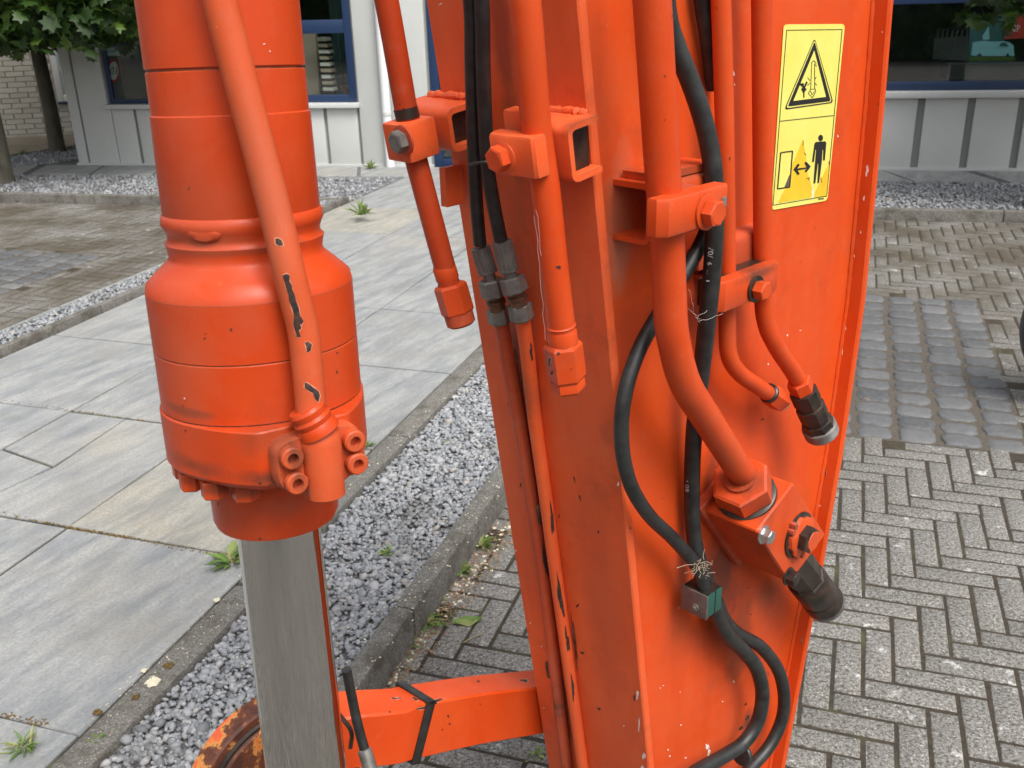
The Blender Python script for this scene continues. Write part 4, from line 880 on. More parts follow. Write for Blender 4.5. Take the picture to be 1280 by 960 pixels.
# --- channel brackets
def channel(name, base, toe_dir, len_dir, depth, height, length, th=.0065, mat='orange_paint_dull', up=Z3):
    """C section: base = middle of the open end on the plate, toes at base, back at depth"""
    u = unit(up); n = unit(toe_dir); l = unit(len_dir); h = height / 2; r = .010
    def arc(cx, cy, r_, a0, a1, m=5): return [(cx + r_ * math.cos(a), cy + r_ * math.sin(a)) for a in np.linspace(a0, a1, m)]
    outer = [(0, h)] + arc(depth - r, h - r, r, math.pi / 2, 0) + arc(depth - r, -h + r, r, 0, -math.pi / 2) + [(0, -h)]
    ri = r - th * .8; inner = [(0, -h + th)] + arc(depth - th - ri, -h + th + ri, ri, -math.pi / 2, 0) + arc(depth - th - ri, h - th - ri, ri, 0, math.pi / 2) + [(0, h - th)]
    prof = outer + inner; m = len(prof); mb = MB(); A0 = [base + n * x + u * y for x, y in prof]; A1 = [q + l * length for q in A0]
    mb.add(A0 + A1, [(i, (i + 1) % m, m + (i + 1) % m, m + i) for i in range(m)])
    k = len(outer)
    for a0 in (0, m):
        for i in range(k - 1): mb.add([], []); mb.f.append((a0 + i, a0 + i + 1, a0 + m - 2 - i, a0 + m - 1 - i))
    return build(mb, name, mat, arm, ang=50)
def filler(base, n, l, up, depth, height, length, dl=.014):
    mb = MB(); mb.box(base + n * depth * .5 + l * (dl + length / 2), (n, l, up), (depth * .5 - .004, length / 2, height / 2 - .0062), .001); return build(mb, 'dirt_shade_filling', 'oily_steel', arm)  # dark block added for the dirt and deep shade inside the channel
def weld(path, r, parent=arm, mat='orange_paint_dull', name='weld_bead'):
    P = smooth_path(path, 10); mb = MB(); P = [q + RNG.normal(0, r * .12, 3) for q in P]; mb.tube(P, [r * random.uniform(.75, 1.25) for _ in P], 9); return build(mb, name, mat, parent)
# positions from the visible end sections
def on_front(px, py, off): return FP(px, py, off)
b2c = FP(738, 178, .002) - AL * .014; e2 = b2c + AL * .0
ch2 = channel('channel_bracket', b2c, -NP, AL, .047, .060, .085, up=np.cross(AL, NP) * (1 if np.cross(AL, NP)[2] > 0 else -1))
c1b = FP(601, 152, .002); UPF = np.cross(AL, NP) * (1 if np.cross(AL, NP)[2] > 0 else -1)
ch1 = channel('channel_bracket', c1b, -NP, AL, .049, .050, .095, up=UPF)
weld([b2c + UPF * .030 + AL * .018, b2c + UPF * .032 + AL * .03 - NP * .002, b2c + UPF * .030 + AL * .085], .0045)
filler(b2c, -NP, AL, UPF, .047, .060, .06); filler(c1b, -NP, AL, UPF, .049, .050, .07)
weld([c1b + UPF * .025 + AL * .012, c1b + UPF * .029 + AL * .03 - NP * .004, c1b + UPF * .025 + AL * .085], .005)
weld([b2c - UPF * .031 + AL * .02, b2c - UPF * .031 + AL * .08], .004)
def bolt(parent, c, n, r=.011, h=.009, wr=.0155, mat='orange_paint_pipe', wmat='orange_paint_grimy', tw=.3, name='bolt'):
    ref = np.cross(n, Z3) * math.cos(tw) + Z3 * math.sin(tw); mb = MB(); mb.lathe(c, n, [(0, wr), (.0022, wr), (.0026, wr * .94)], 30); build(mb, 'washer', wmat, parent)
    mb = MB(); mb.hexa(c + n * .0026, n, h, r, .10, ref=ref); mb.lathe(c + n * (h + .0018), n, [(0, r * .82), (.0012, r * .74)], 24); return build(mb, name, mat, parent, ang=28)
def clampblk(c, n, l, u, L, H, T, mat='orange_paint_pipe', slope=.006):
    """clamp plate with a thicker, lipped end"""
    mb = MB(); h = H / 2; m = L / 2
    prof = [(-m, 0), (-m, T * .55), (-m * .86, T), (-m * .05, T), (m * .1, T * .93), (m * .9, T * .93), (m, T * .8), (m, 0)]
    rs = []
    for v, k in ((-h, .93), (-h + .003, 1), (h - .003, 1), (h, .93)): rs.append([c + l * x * (1 if k == 1 else .985) + n * (y * k if y else 0) + u * v for x, y in prof])
    mb.rings(rs); return build(mb, 'pipe_clamp', mat, arm, ang=32)
def quad_centre(px, surf, off): return np.mean([surf(x, y, off) for x, y in px], 0)
# clamp 1 and 2 (front plate)
k1 = quad_centre([(503, 150), (552, 158), (550, 195), (500, 192)], FP, .085)
mb = MB(); mb.box(A(*[0, 0, 0]) * 0 + FP(514, 173, .085), (NP, AL, UPF), (.022, .0215, .0215), .0035); cl1 = build(mb, 'pipe_clamp', 'orange_paint_dull', arm)
bolt(cl1, FP(505, 175, .107) + 0 * AL, -NP, .0125, .011, .017, mat='worn_steel')
mb = MB(); mb.lathe(FP(510, 148, .083), unit(FP(510, 148, .083) - FP(507, 136, .083)), [(-.012, .0138), (0, .0140)], 24); build(mb, 'dirt_ring', 'oily_steel', cl1)
c2c = quad_centre([(611, 168), (680, 170), (682, 220), (612, 214)], FP, .088)
cl2 = clampblk(c2c + NP * .012, -NP, -AL, UPF, .066, .041, .020, 'orange_paint_dull')
bolt(cl2, FP(630, 196, .094), -NP, .0138, .012, .0175, mat='orange_paint_pipe', wmat='orange_paint_dull')
mb = MB(); mb.box(FP(652, 152, .056), (NP, AL, UPF), (.010, .018, .014), .005); build(mb, 'spacer', 'orange_paint_dull', arm)

# --- pipes over the side plate (right)
o3 = .075
p3 = tube_part('hydraulic_pipe', 'orange_paint_pipe', [WB(806, -110, o3), WB(815, 0, o3), WB(826, 180, o3), WB(834, 300, o3), WB(837, 370, o3), WB(841, 420, o3), WB(856, 478, o3 - .002), WB(884, 524, o3 - .008), WB(908, 562, .062), WB(936, 606, .056)], .0190, n=32)
p4 = tube_part('hydraulic_pipe', 'orange_paint_pipe', [WB(897, -110, .036), WB(901, 0, .036), WB(905, 130, .036), WB(908, 300, .038), WB(909, 400, .038), WB(911, 443, .038), WB(924, 466, .038), WB(946, 482, .039), WB(968, 497, .040)], .0112, n=26)
p5 = tube_part('hydraulic_pipe', 'orange_paint_pipe', [WB(950, -110, .036), WB(952, 0, .036), WB(953, 180, .036), WB(954, 350, .038), WB(957, 400, .040), WB(970, 432, .044), WB(992, 466, .048), WB(1003, 486, .050)], .0122, n=26)
# nuts / couplings at the ends
n4, a, d, L = nut_on(p4, (962, 492), (976, 502), .040, .0165, WB)
mb = MB(); mb.lathe(a + d * (L), d, [(0, .0135), (.004, .0135), (.005, .011)], 6); build(mb, 'end_plug', 'bright_steel', p4)
mb = MB(); mb.lathe(a - d * .006, d, [(0, .0118), (.002, .0142), (.006, .0142), (.007, .0118)], 26); build(mb, 'collar', 'oily_steel', p4)
a, b = WB(999, 479, .050), WB(1031, 549, .066); d = unit(b - a); L = np.linalg.norm(b - a)
cpl = MB(); cpl.lathe(a + d * L * .12, d, [(0, .018), (.001, .0205), (L * .20, .0205), (L * .21, .0185), (L * .26, .0185), (L * .27, .0215), (L * .46, .0215), (L * .47, .0200), (L * .52, .0200), (L * .53, .0232), (L * .70, .0245), (L * .71, .0230)], 8, rf=None)
cp = build(cpl, 'quick_coupling', 'oily_steel', p5, ang=30)
mb = MB(); mb.lathe(a + d * L * .74, d, [(0, .0235)] + [(L * .012 * k, .0250 + (.0008 if k % 2 else 0)) for k in range(1, 12)] + [(L * .15, .0245), (L * .16, .022), (L * .13, .020), (L * .13, .002)], 40); build(mb, 'threaded_sleeve', 'worn_steel', cp)
mb = MB(); mb.hexa(a - d * .006, d, .022, .0178, .12); build(mb, 'pipe_nut', 'orange_paint_pipe', p5, ang=30)
# channels and clamps on the side plate
c3b = WB(766, 262, .0); ch3 = channel('channel_bracket', c3b, NW, AW, .054, .068, .130, mat='orange_paint_pipe')
mb = MB(); top3 = c3b + Z3 * .0345
mb.prism([top3 + AW * .012 + NW * .004, top3 + AW * .012 + NW * .04, top3 + AW * .04 + NW * .05, top3 + AW * .105 + NW * .05, top3 + AW * .122 + NW * .035, top3 + AW * .124 + NW * .004], Z3, .008); build(mb, 'bracket_cap', 'orange_paint_pipe', ch3)
c4b = WB(868, 325, .0); ch4 = channel('channel_bracket', c4b, NW, AW, .026, .050, .125, mat='orange_paint_grimy')
mb = MB(); mb.box(WB(897, 315, .012), (AW, NW, Z3), (.050, .008, .014), .004); build(mb, 'spacer', 'orange_paint_grimy', ch4)
def web_clamp(pxs, off, T, L=None):
    P = [WB(x, y, off) for x, y in pxs]; c = np.mean(P, 0); L = (np.linalg.norm(P[1] - P[0]) + np.linalg.norm(P[2] - P[3])) / 2; H = (P[0][2] - P[3][2] + P[1][2] - P[2][2]) / 2
    return clampblk(c - NW * T, NW, AW, Z3, L, H, T), c, L, H
cl3, c3, L3, H3 = web_clamp([(829, 255), (913, 227), (913, 269), (831, 305)], .107, .022)
bolt(cl3, WB(883, 265, .1075), NW, .0148, .013, .0195, tw=.1, wmat='orange_paint_pipe')
mb = MB(); mb.box(WB(905, 252, .106), (AW, NW, Z3), (.004, .0008, .005), .0004); build(mb, 'bare_spot', 'bright_steel', cl3)
mb = MB(); mb.box(c3 - NW * .040 + AW * .026, (AW, NW, Z3), (.014, .022, .018), .003); build(mb, 'spacer', 'orange_paint_grimy', cl3)
cl4, c4, L4, H4 = web_clamp([(901, 356), (975, 327), (975, 362), (902, 393)], .066, .018)
bolt(cl4, WB(944, 361, .0665), NW, .0125, .014, .0172, tw=.1, wmat='oily_steel')
mb = MB(); mb.box(c4 - NW * .028, (AW, NW, Z3), (L4 * .46, .012, H4 * .46), .003); build(mb, 'spacer', 'oily_steel', cl4)

# --- black hoses over the side plate
h3 = tube_part('hydraulic_hose', 'black_rubber', [WB(826, -60, .030), WB(834, 20, .032), WB(846, 60, .036), WB(864, 105, .045), WB(879, 150, .054), WB(888, 190, .060), WB(892, 225, .064), WB(893, 285, .062), WB(890, 340, .058), WB(884, 400, .052), WB(876, 470, .040), WB(868, 535, .028), WB(865, 600, .022), WB(866, 655, .020), WB(871, 690, .026), WB(882, 722, .036), WB(892, 745, .044)], .0110, n=24)
h5 = tube_part('hydraulic_hose', 'black_rubber', [WB(872, -60, .014), WB(878, 0, .014), WB(884, 40, .014), WB(893, 110, .012)], .0100)
h4 = tube_part('hydraulic_hose', 'black_rubber', [WB(905, 215, .030), WB(892, 262, .036), WB(876, 305, .036), WB(850, 350, .034), WB(822, 395, .032), WB(800, 435, .032), WB(784, 480, .034), WB(777, 525, .036), WB(779, 570, .038), WB(790, 610, .038), WB(812, 645, .036), WB(840, 672, .034), WB(865, 700, .038), WB(876, 720, .046), WB(882, 742, .050)], .0092, n=24)
h6 = tube_part('hydraulic_hose', 'black_rubber', [WB(890, 745, .046), WB(896, 768, .044), WB(908, 792, .040), WB(928, 812, .036), WB(946, 836, .040), WB(953, 868, .044), WB(947, 902, .044), WB(930, 928, .040), WB(905, 945, .034), WB(870, 965, .030), WB(820, 1000, .03)], .0115, n=24)
h7 = tube_part('hydraulic_hose', 'black_rubber', [WB(896, 752, .030), WB(905, 774, .026), WB(922, 792, .022), WB(950, 808, .026), WB(972, 836, .032), WB(980, 868, .036), WB(977, 900, .036), WB(962, 932, .034), WB(940, 958, .030), WB(915, 985, .03)], .0108, n=24)
mb = MB(); mb.lathe(WB(926, 944, .038), WB(940, 938, .038) - WB(926, 944, .038), [(0, .016), (.002, .018), (.006, .018), (.008, .016)], 16); build(mb, 'cable_tie', 'black_rubber', h6)
# printed lettering on the hoses
def hose_text(txt, hose, pxa, pxb, h, off, lat, spans=1.0, mat='hose_print'):
    a, b = WB(*pxa, off), WB(*pxb, off); d = b - a; L = np.linalg.norm(d); d = d / L; toC = unit(CAM - (a + b) / 2); s_ = unit(np.cross(d, toC)); v, f = text_pts(txt); lo, hi = v.min(0), v.max(0); v = (v - lo) / (hi - lo)[:3].max(); 
    mb = MB(); asp = v[:, 1].max(); pts = []
    for x, y, _ in v:
        lx = x * L; w = lat + (y / asp - .5) * h; rr = .0114; w = max(-rr * .98, min(rr * .98, w)); pts.append(a + d * lx - s_ * w + toC * math.sqrt(max(0, rr * rr - w * w)))
    mb.add(pts, f); return build(mb, 'lettering', mat, hose, smooth=False, recalc=False)
hose_text('1F21W0/', h3, (894, 283), (891, 322), .0062, .0605, -.003)
hose_text('6', h3, (890.5, 328), (890, 334), .0055, .059, -.003)
hose_text('.. 1', h3, (889, 338), (888, 352), .004, .0575, -.003)
hose_text('W.P.40.0 MPa 08', h3, (868, 548), (866, 615), .0050, .0245, -.0078)
hose_text('R2 1E', h3, (868, 668), (870, 690), .0050, .0215, -.006)

# --- green twin hose clamp
ef = WB(884, 760, .064); c = ef + AW * .0175 - NW * .021; GX = (AW, NW, Z3)
mb = MB(); mb.box(c, GX, (.0175, .021, .0185), .002); gc = build(mb, 'twin_hose_clamp', 'green_plastic', arm)
mb = MB(); mb.box(c - AW * .0188, GX, (.0018, .0222, .0192), .0008); build(mb, 'clamp_cover', 'clamp_metal', gc)
mb = MB(); mb.box(c + NW * .0208 + AW * .001, GX, (.0007, .0012, .0186), .0003); build(mb, 'parting_line', 'oily_steel', gc)
mb = MB(); mb.box(c + Z3 * .0185, GX, (.0165, .020, .0012), .0006); build(mb, 'dirt_layer', 'oily_steel', gc)
bolt(gc, c - AW * .0206 + NW * .004 - Z3 * .006, -AW, .0048, .003, .0064, mat='clamp_metal', wmat='clamp_metal')
# fluff caught above it
mb = MB()
for k in range(60):
    o = WB(876 + random.gauss(0, 5), 712 + random.gauss(0, 6), .046 + random.gauss(0, .003)); e = o + RNG.normal(0, .006, 3); mb.tube([o, (o + e) / 2 + RNG.normal(0, .002, 3), e], .0004, 4)
o = WB(872, 706, .045); mb.tube([o, WB(858, 706, .047), WB(846, 710, .047)], .0005, 4)
build(mb, 'caught_fluff', 'wool_fluff', gc)

# --- manifold block at the foot of the big pipe
TB = .100                                                        # how far its front face stands out
cA, cB, cC, cD = WB(946, 665, TB), WB(992, 604, TB), WB(1032, 668, TB), WB(987, 729, TB)
ex = unit(((cB - cA) + (cC - cD))); ey = unit(((cA - cD) + (cB - cC))); ey = unit(ey - ex * (ex @ ey)); cc = (cA + cB + cC + cD) / 4
Lx = (np.linalg.norm(cB - cA) + np.linalg.norm(cC - cD)) / 2; Ly = (np.linalg.norm(cA - cD) + np.linalg.norm(cB - cC)) / 2
def quad_block(k, d0, d1, b=.0025):
    Q = [cc + (q - cc) * k for q in (cA, cB, cC, cD)]; rs = []
    for d_, bb in ((d0, b), (d0 + b, 0), (d1 - b, 0), (d1, b)):
        ring = []
        for i in range(4):
            u1 = unit(Q[i - 1] - Q[i]); u2 = unit(Q[(i + 1) % 4] - Q[i]); c_ = .0025
            for u_ in (u1, u2): ring.append(Q[i] + u_ * c_ + unit(u1 + u2) * bb - NW * (TB - d_))
        rs.append(ring)
    return MB().rings(rs)
mb = quad_block(1.0, 0, TB); blk = build(mb, 'valve_block', 'orange_paint_pipe', arm)
# seat plate of the block
mb = quad_block(1.13, 0, .016); build(mb, 'seat_plate', 'orange_paint_grimy', blk)
pe = WB(936, 606, .056); pd = unit(WB(936, 606, .056) - WB(908, 562, .062))
fc_c = (cA + cB) / 2 - NW * (TB * .46)                          # centre of the face the pipe enters
toward = unit(WB(908, 562, .062) - fc_c)
mb = MB(); mb.lathe(fc_c - toward * .002, toward, [(0, .0425), (.011, .0425), (.013, .039)], 36); build(mb, 'seal_ring', 'oily_steel', blk)
mb = MB(); mb.hexa(fc_c + toward * .011, toward, .034, .0425, .10, ref=NW); build(mb, 'large_nut', 'orange_paint_pipe', blk, ang=30)
mb = MB(); mb.lathe(fc_c + toward * .040, toward, [(0, .027), (.004, .026), (.005, .0215), (.010, .0215)], 36); build(mb, 'collar', 'orange_paint_pipe', blk)
bolt(blk, WB(954, 668, TB) + 0 * NW, NW, .0105, .011, .0135, mat='bright_steel', wmat='bright_steel', tw=.5)
bolt(blk, WB(985, 720, TB), NW, .0115, .012, .014, mat='oily_steel', wmat='oily_steel', tw=.2)
pc = WB(997, 668, TB)
mb = MB(); mb.lathe(pc, NW, [(0, .035), (.003, .035), (.004, .031), (.006, .030), (.007, .024)], 40); build(mb, 'plug_seal', 'oily_steel', blk)
mb = MB()
def rough(kk, an, r): return r * (1 + .05 * math.sin(an * 5 + kk) + .03 * math.sin(an * 11))
mb.lathe(pc + NW * .003, NW, [(0, .0305), (.006, .0295), (.0085, .025)], 40, rf=rough); pg = build(mb, 'blanking_plug', 'orange_paint_pipe', blk)
mb = MB(); mb.hexa(pc + NW * .010 - Z3 * .001, NW, .014, .0205, .12, ref=AW + Z3 * .4); build(mb, 'plug_head', 'oily_steel', pg, ang=30)
mb = MB(); mb.lathe(pc + NW * .0238 + AW * .003 - Z3 * .003, NW, [(0, .0155), (.0015, .0145)], 24, rf=rough); build(mb, 'plug_cap', 'orange_paint_pipe', pg)
for dx, dz in ((-.026, .018), (-.022, .026), (.006, -.034), (-.008, -.030)):
    mb = MB(); mb.box(pc + AW * dx + Z3 * dz + NW * .004, (AW, NW, Z3), (.004, .006, .004), .0015); build(mb, 'plug_tab', 'orange_paint_grimy', pg)
# big coupling leaving the block
a = (cC + cD) / 2 - NW * TB * .45; b = WB(1034, 757, .062); d = unit(b - a); L = np.linalg.norm(b - a)
mb = MB(); mb.lathe(a - d * .004, d, [(0, .028), (.002, .0315), (L * .42, .0315), (L * .44, .0285), (L * .50, .0285), (L * .51, .0312), (L * .78, .0312), (L * .80, .0290)], 8); cq = build(mb, 'quick_coupling', 'oily_steel', blk, ang=30)
mb = MB(); mb.lathe(a + d * L * .50, d, [(0, .0300), (L * .02, .0322), (L * .26, .0322), (L * .28, .0312)] + [(L * (.29 + .012 * k), .0325 + (.0007 if k % 2 else 0)) for k in range(0, 9)] + [(L * .40, .0335), (L * .41, .0330)], 44); build(mb, 'threaded_sleeve', 'oily_steel', cq)
mb = MB(); mb.lathe(a + d * L * .905, d, [(0, .0330), (L * .02, .0338), (L * .045, .0330), (L * .05, .0300), (0, .028), (0, .002)], 44); build(mb, 'end_ring', 'worn_steel', cq)

# --- warning sticker, drawn in the coordinates of a 461 x 960 close-up
def D_(x, y): return 950 + x / 3.84, 20 + y / 3.84
def dec(name, pts, mat, lift, parent=None):
    mb = MB(); mb.prism([WB(*D_(x, y), lift) for x, y in pts], NW, .00025); return build(mb, name, mat, parent or stick, smooth=False)
def rounded(q, r=.08):
    q = [np.array(a, float) for a in q]; out = []
    for i in range(len(q)):
        a, b, c = q[i - 1], q[i], q[(i + 1) % len(q)]; p0 = b + (a - b) * r * (1 if np.linalg.norm(a - b) < 400 else .33); p1 = b + (c - b) * r * (1 if np.linalg.norm(c - b) < 400 else .33)
        for t_ in np.linspace(0, 1, 5): out.append(tuple((1 - t_) ** 2 * p0 + 2 * t_ * (1 - t_) * b + t_ * t_ * p1))
    return out
mb = MB(); mb.prism([WB(*D_(x, y), .0008) for x, y in rounded([(113, 40), (407, 38), (322, 886), (53, 932)], .07)], NW, .0004); stick = build(mb, 'warning_sticker', 'decal_yellow', arm, smooth=False)
def line(p, q, w, lift=.0014, mat='decal_black', name='sticker_line'):
    p, q = np.array(p, float), np.array(q, float); n = unit(np.array([-(q - p)[1], (q - p)[0]])) * w / 2; return dec(name, [p + n, q + n, q - n, p - n], mat, lift)
def frame_lines(pts, w, **k):
    for i in range(len(pts)): line(pts[i], pts[(i + 1) % len(pts)], w, **k)
dec('torn_patch', [(206, 590), (216, 650), (222, 690), (216, 720), (240, 790), (255, 850), (240, 872), (85, 897), (118, 830), (160, 700)], 'decal_amber', .0012)
dec('torn_patch', [(332, 700), (336, 716), (318, 862), (262, 872), (262, 850), (290, 790)], 'decal_amber', .0012)
frame_lines([(128, 68), (394, 64), (320, 864), (62, 908)], 2.6); line((92, 505), (356, 477), 3)
tri = rounded([(262, 104), (352, 416), (116, 450)], .06); dec('triangle_edge', tri, 'decal_black', .0014)
dec('triangle_rim', rounded([(262, 112), (345, 412), (124, 443)], .06), 'decal_yellow', .0018)
dec('triangle_black', rounded([(262, 122), (339, 408), (133, 434)], .04), 'decal_black', .0022); dec('triangle_field', [(260, 166), (316, 388), (160, 408)], 'decal_yellow', .0026)
for a in (((248, 222), (243, 350)), ((262, 228), (262, 345)), ((243, 350), (232, 372)), ((262, 345), (268, 362)), ((232, 372), (252, 392)), ((252, 392), (268, 362)), ((248, 222), (258, 214)), ((258, 214), (270, 228)), ((262, 232), (272, 240)),
          ((240, 352), (262, 350)), ((228, 296), (240, 310)), ((228, 332), (240, 322)), ((270, 292), (264, 304)), ((272, 332), (264, 322)), ((242, 360), (250, 378)), ((250, 378), (262, 362))): line(*a, 2.4, lift=.003)
dec('falling_man', [(203, 322), (210, 326), (210, 338), (222, 314), (229, 318), (216, 345), (224, 350), (216, 362), (213, 368), (213, 392), (208, 392), (207, 368), (198, 352), (204, 340), (190, 330), (192, 325)], 'decal_black', .003)
dec('falling_head', ell(207, 328, 4, 5, 10), 'decal_black', .0033)
# walking man
dec('man_head', ell(291, 585, 11, 15, 18), 'decal_black', .0016)
dec('man_body', [(262, 612), (268, 605), (312, 601), (318, 608), (311, 692), (303, 693), (304, 640), (300, 640), (296, 700), (283, 801), (276, 801), (281, 706), (277, 706), (265, 803), (257, 803), (264, 712), (270, 640), (266, 640), (258, 700), (250, 700)], 'decal_black', .0016)
dec('double_arrow', [(160, 737), (182, 708), (190, 714), (178, 732), (224, 726), (213, 706), (221, 698), (243, 722), (222, 751), (214, 744), (225, 733), (179, 740), (190, 757), (182, 764)], 'decal_black', .0016)
frame_lines([(99, 656), (156, 648), (142, 822), (84, 829)], 5.5); dec('grey_wedge', [(139, 766), (146, 760), (138, 822), (116, 824)], 'clamp_metal', .0013)
line((280, 879), (306, 876), 5); dec('scuff', blob(252, 850, 9, 46, rot=.0), 'print_white', .0013); dec('scuff', blob(333, 706, 10, 16), 'rusted_edge', .0016)
for a in (((208, 598), (206, 622)), ((222, 780), (240, 776)), ((236, 778), (234, 790)), ((292, 775), (296, 800)), ((212, 655), (222, 668))): line(*a, 2, mat='rusted_edge', lift=.0017)

# --- link bar, strap, boss
lp = [AY(700, 872, 1.40), AY(664, 878, 1.365), AY(590, 888, 1.27), AY(510, 903, 1.175), AY(488, 908, 1.15), AY(430, 912, 1.12), AY(385, 920, 1.11)]
link = thing('link_bar', tuple(lp[3] * [1, 1, 0] + [0, 0, .4]), 'worn orange flat steel link running from the arm behind the chrome rod', 'link bar')
def swept(path, hw, hh, bev=.003):
    rs = []; P = path; m = len(P)
    for i in range(m):
        T = unit(P[min(i + 1, m - 1)] - P[max(i - 1, 0)]); s_ = unit(np.cross(T, Z3)); u = unit(np.cross(s_, T)); b = bev
        rs.append([P[i] + s_ * x + u * y for x, y in ((-hw, -hh + b), (-hw + b, -hh), (hw - b, -hh), (hw, -hh + b), (hw, hh - b), (hw - b, hh), (-hw + b, hh), (-hw, hh - b))])
    return MB().rings(rs)
lps = smooth_path(lp, 4); lb = build(swept(lps, .031, .045), 'bar', 'orange_paint', link, ang=40)
i0 = min(range(len(lps)), key=lambda i: abs(proj(lps[i])[0] - 508)); T = unit(lps[i0 + 1] - lps[i0 - 1])
st = MB(); s_ = unit(np.cross(T, Z3)); u = unit(np.cross(s_, T))
loop = [lps[i0] + s_ * x + u * y + T * (.001 * y / .05) for x, y in ((-.0335, -.0475), (.0335, -.0475), (.0335, .0475), (-.0335, .0475), (-.0335, -.0475))]
for a, b in zip(loop[:-1], loop[1:]): st.box((a + b) / 2, (T, unit(b - a), unit(np.cross(T, b - a))), (.0085, np.linalg.norm(b - a) / 2 + .0018, .0018), .0008)
build(st, 'rubber_strap', 'black_rubber', link)
bc = AY(350, 978, 1.13)
mb = MB(); mb.lathe(bc - NW * .045, NW, [(0, .122), (.003, .130), (.034, .130), (.038, .127), (.038, .116), (.026, .114), (.026, .108), (.040, .105), (.043, .102), (.043, .002)], 72); build(mb, 'pin_boss', 'orange_rust', link)
mb = MB(); mb.lathe(bc - NW * .022, NW, [(0, .1070), (0.004, .1150), (.012, .1150), (.016, .110)], 72); build(mb, 'seal_ring', 'oily_steel', link)
mb = MB(); mb.tube(smooth_path([AY(433, 837, .99), AY(440, 872, .99), AY(447, 905, .98), AY(456, 938, .97), AY(470, 985, .95), AY(480, 1040, .95)], 5), .0062, 14); gh = build(mb, 'grease_hose', 'black_rubber', link)
mb = MB(); mb.lathe(AY(455, 936, .972), AY(466, 970, .955) - AY(455, 936, .972), [(0, .007), (.002, .0088), (.05, .0088)], 20); build(mb, 'hose_sleeve', 'worn_steel', gh)
for a, b in (((424, 893), (438, 935)),):
    mb = MB(); mb.tube(smooth_path([AY(*a, 1.0), AY((a[0] + b[0]) / 2 + 8, (a[1] + b[1]) / 2, .99), AY(*b, .985)], 5), .003, 8); build(mb, 'wire', 'oily_steel', link)

# ================================================================= THE HYDRAULIC CYLINDER
ct = AY(273, 0, .95); tilt = .07
cbm = AY(381, 945, .95 + tilt * (.70 - 1.57)); cax = unit(ct - cbm)
def CZ(pyv):                                                      # point on the axis that shows at row pyv
    ts = np.linspace(-1.3, .6, 4000); P = ct[None] + cax[None] * ts[:, None]; y = proj(P)[:, 1]; return ts[int(np.argmin(abs(y - pyv)))]
cyl = thing('hydraulic_cylinder', tuple(cbm * [1, 1, 0]), 'large orange hydraulic cylinder with a bare chrome rod coming out of its foot', 'hydraulic cylinder')
FR = unit(np.array([0, -1, 0]) - cax * (np.array([0, -1, 0]) @ cax)); RT = unit(np.cross(cax, -FR)) 
if RT[0] < 0: RT = -RT
def dirn(a): return FR * math.cos(a) + RT * math.sin(a)            # a: azimuth to the right of the camera side
tz = {k: CZ(k) for k in (87, 140, 268, 287, 300, 318, 332, 345, 355, 423, 492, 563, 645)}
def lat(prof, name, mat, n=96, rf=None, ang=30, parent=cyl, ref=None): mb = MB(); mb.lathe(ct, cax, prof, n, ref=ref, rf=rf); return build(mb, name, mat, parent, ang=ang)
g = .0012
barrel = lat([(tz[268] - .001, 0.0704), (tz[268] + .006, 0.0732), (tz[140] - g, 0.0722), (tz[140], 0.0710), (tz[87] - g, 0.0710), (tz[87], 0.0694), (tz[87] + g, 0.0694), (tz[87] + 2 * g, 0.0713), (.9, 0.0713), (.92, 0.0559)], 'barrel', 'orange_paint_cylinder')
neck = lat([(tz[355], 0.0983), (tz[345] + .001, 0.0965), (tz[332], 0.0867), (tz[318], 0.0746), (tz[318] + .004, 0.0722), (tz[300] - .003, 0.0732), (tz[300] + .003, 0.0746), (tz[300] + .006, 0.0718), (tz[287], 0.0713), (tz[287] + .006, 0.0736), (tz[268] - .004, 0.0760), (tz[268] + .004, 0.0746), (tz[268] + .007, 0.0708)], 'neck', 'orange_paint_cylinder', ang=50)
gland = lat([(tz[492] + g * .5, 0.0969), (tz[492] + g, 0.0983), (tz[423] - g, 0.0983), (tz[423], 0.0971), (tz[423] + g, 0.0983), (tz[355] + .0005, 0.0983)], 'gland', 'orange_paint_cylinder')
# flange: round with a milled pad carrying the pipe connection
PA = R(32.5); half = .043; pd_ = .1095
def flange_r(a):
    d = (a - PA + math.pi) % (2 * math.pi) - math.pi
    r0 = .1002; flat = pd_ / max(.05, math.cos(d))
    lim = math.atan2(half, pd_)
    if abs(d) < lim: return flat
    e = min(1, (abs(d) - lim) / R(42)); rl = pd_ / math.cos(lim); return r0 + (rl - r0) * (1 - e) ** 1.6 if e < 1 else r0
def frf(k, a, r): return flange_r(a) * r / .1002
angs = None
def flange(prof, name, mat):
    n = 144; mb = MB(); rs = []
    for h, r in prof:
        ring = [ct + cax * h + dirn(a) * (flange_r(a) * r / .1002) for a in np.linspace(0, 2 * math.pi, n, endpoint=False)]; rs.append(ring)
    mb.rings(rs); return build(mb, name, mat, cyl, ang=25)
fl = flange([(tz[563], 0.0890), (tz[563] + .006, 0.0974), (tz[563] + .010, 0.1002), (tz[492] - .0015, 0.1002), (tz[492], 0.0990)], 'flange', 'orange_paint_cylinder')
for a in (R(-75), R(-50), R(-26), R(-3), R(60), R(85), R(110), R(140), R(170), R(-100), R(-130)):
    mb = MB(); mb.hexa(ct + cax * (tz[563] + .002) + dirn(a) * .0845, -cax, .018, .0135, .12); build(mb, 'flange_bolt', 'orange_paint_cylinder', fl, ang=30)
cap = lat([(tz[645], 0.0541), (tz[645] + .002, 0.0620), (tz[645] + .008, 0.0643), (tz[563] + .01, 0.0652)], 'end_cap', 'orange_paint_cylinder', ang=50)
rod = lat([(CZ(1075), .0462), (tz[645] + .01, 0.0431)], 'rod', 'chrome', n=128)
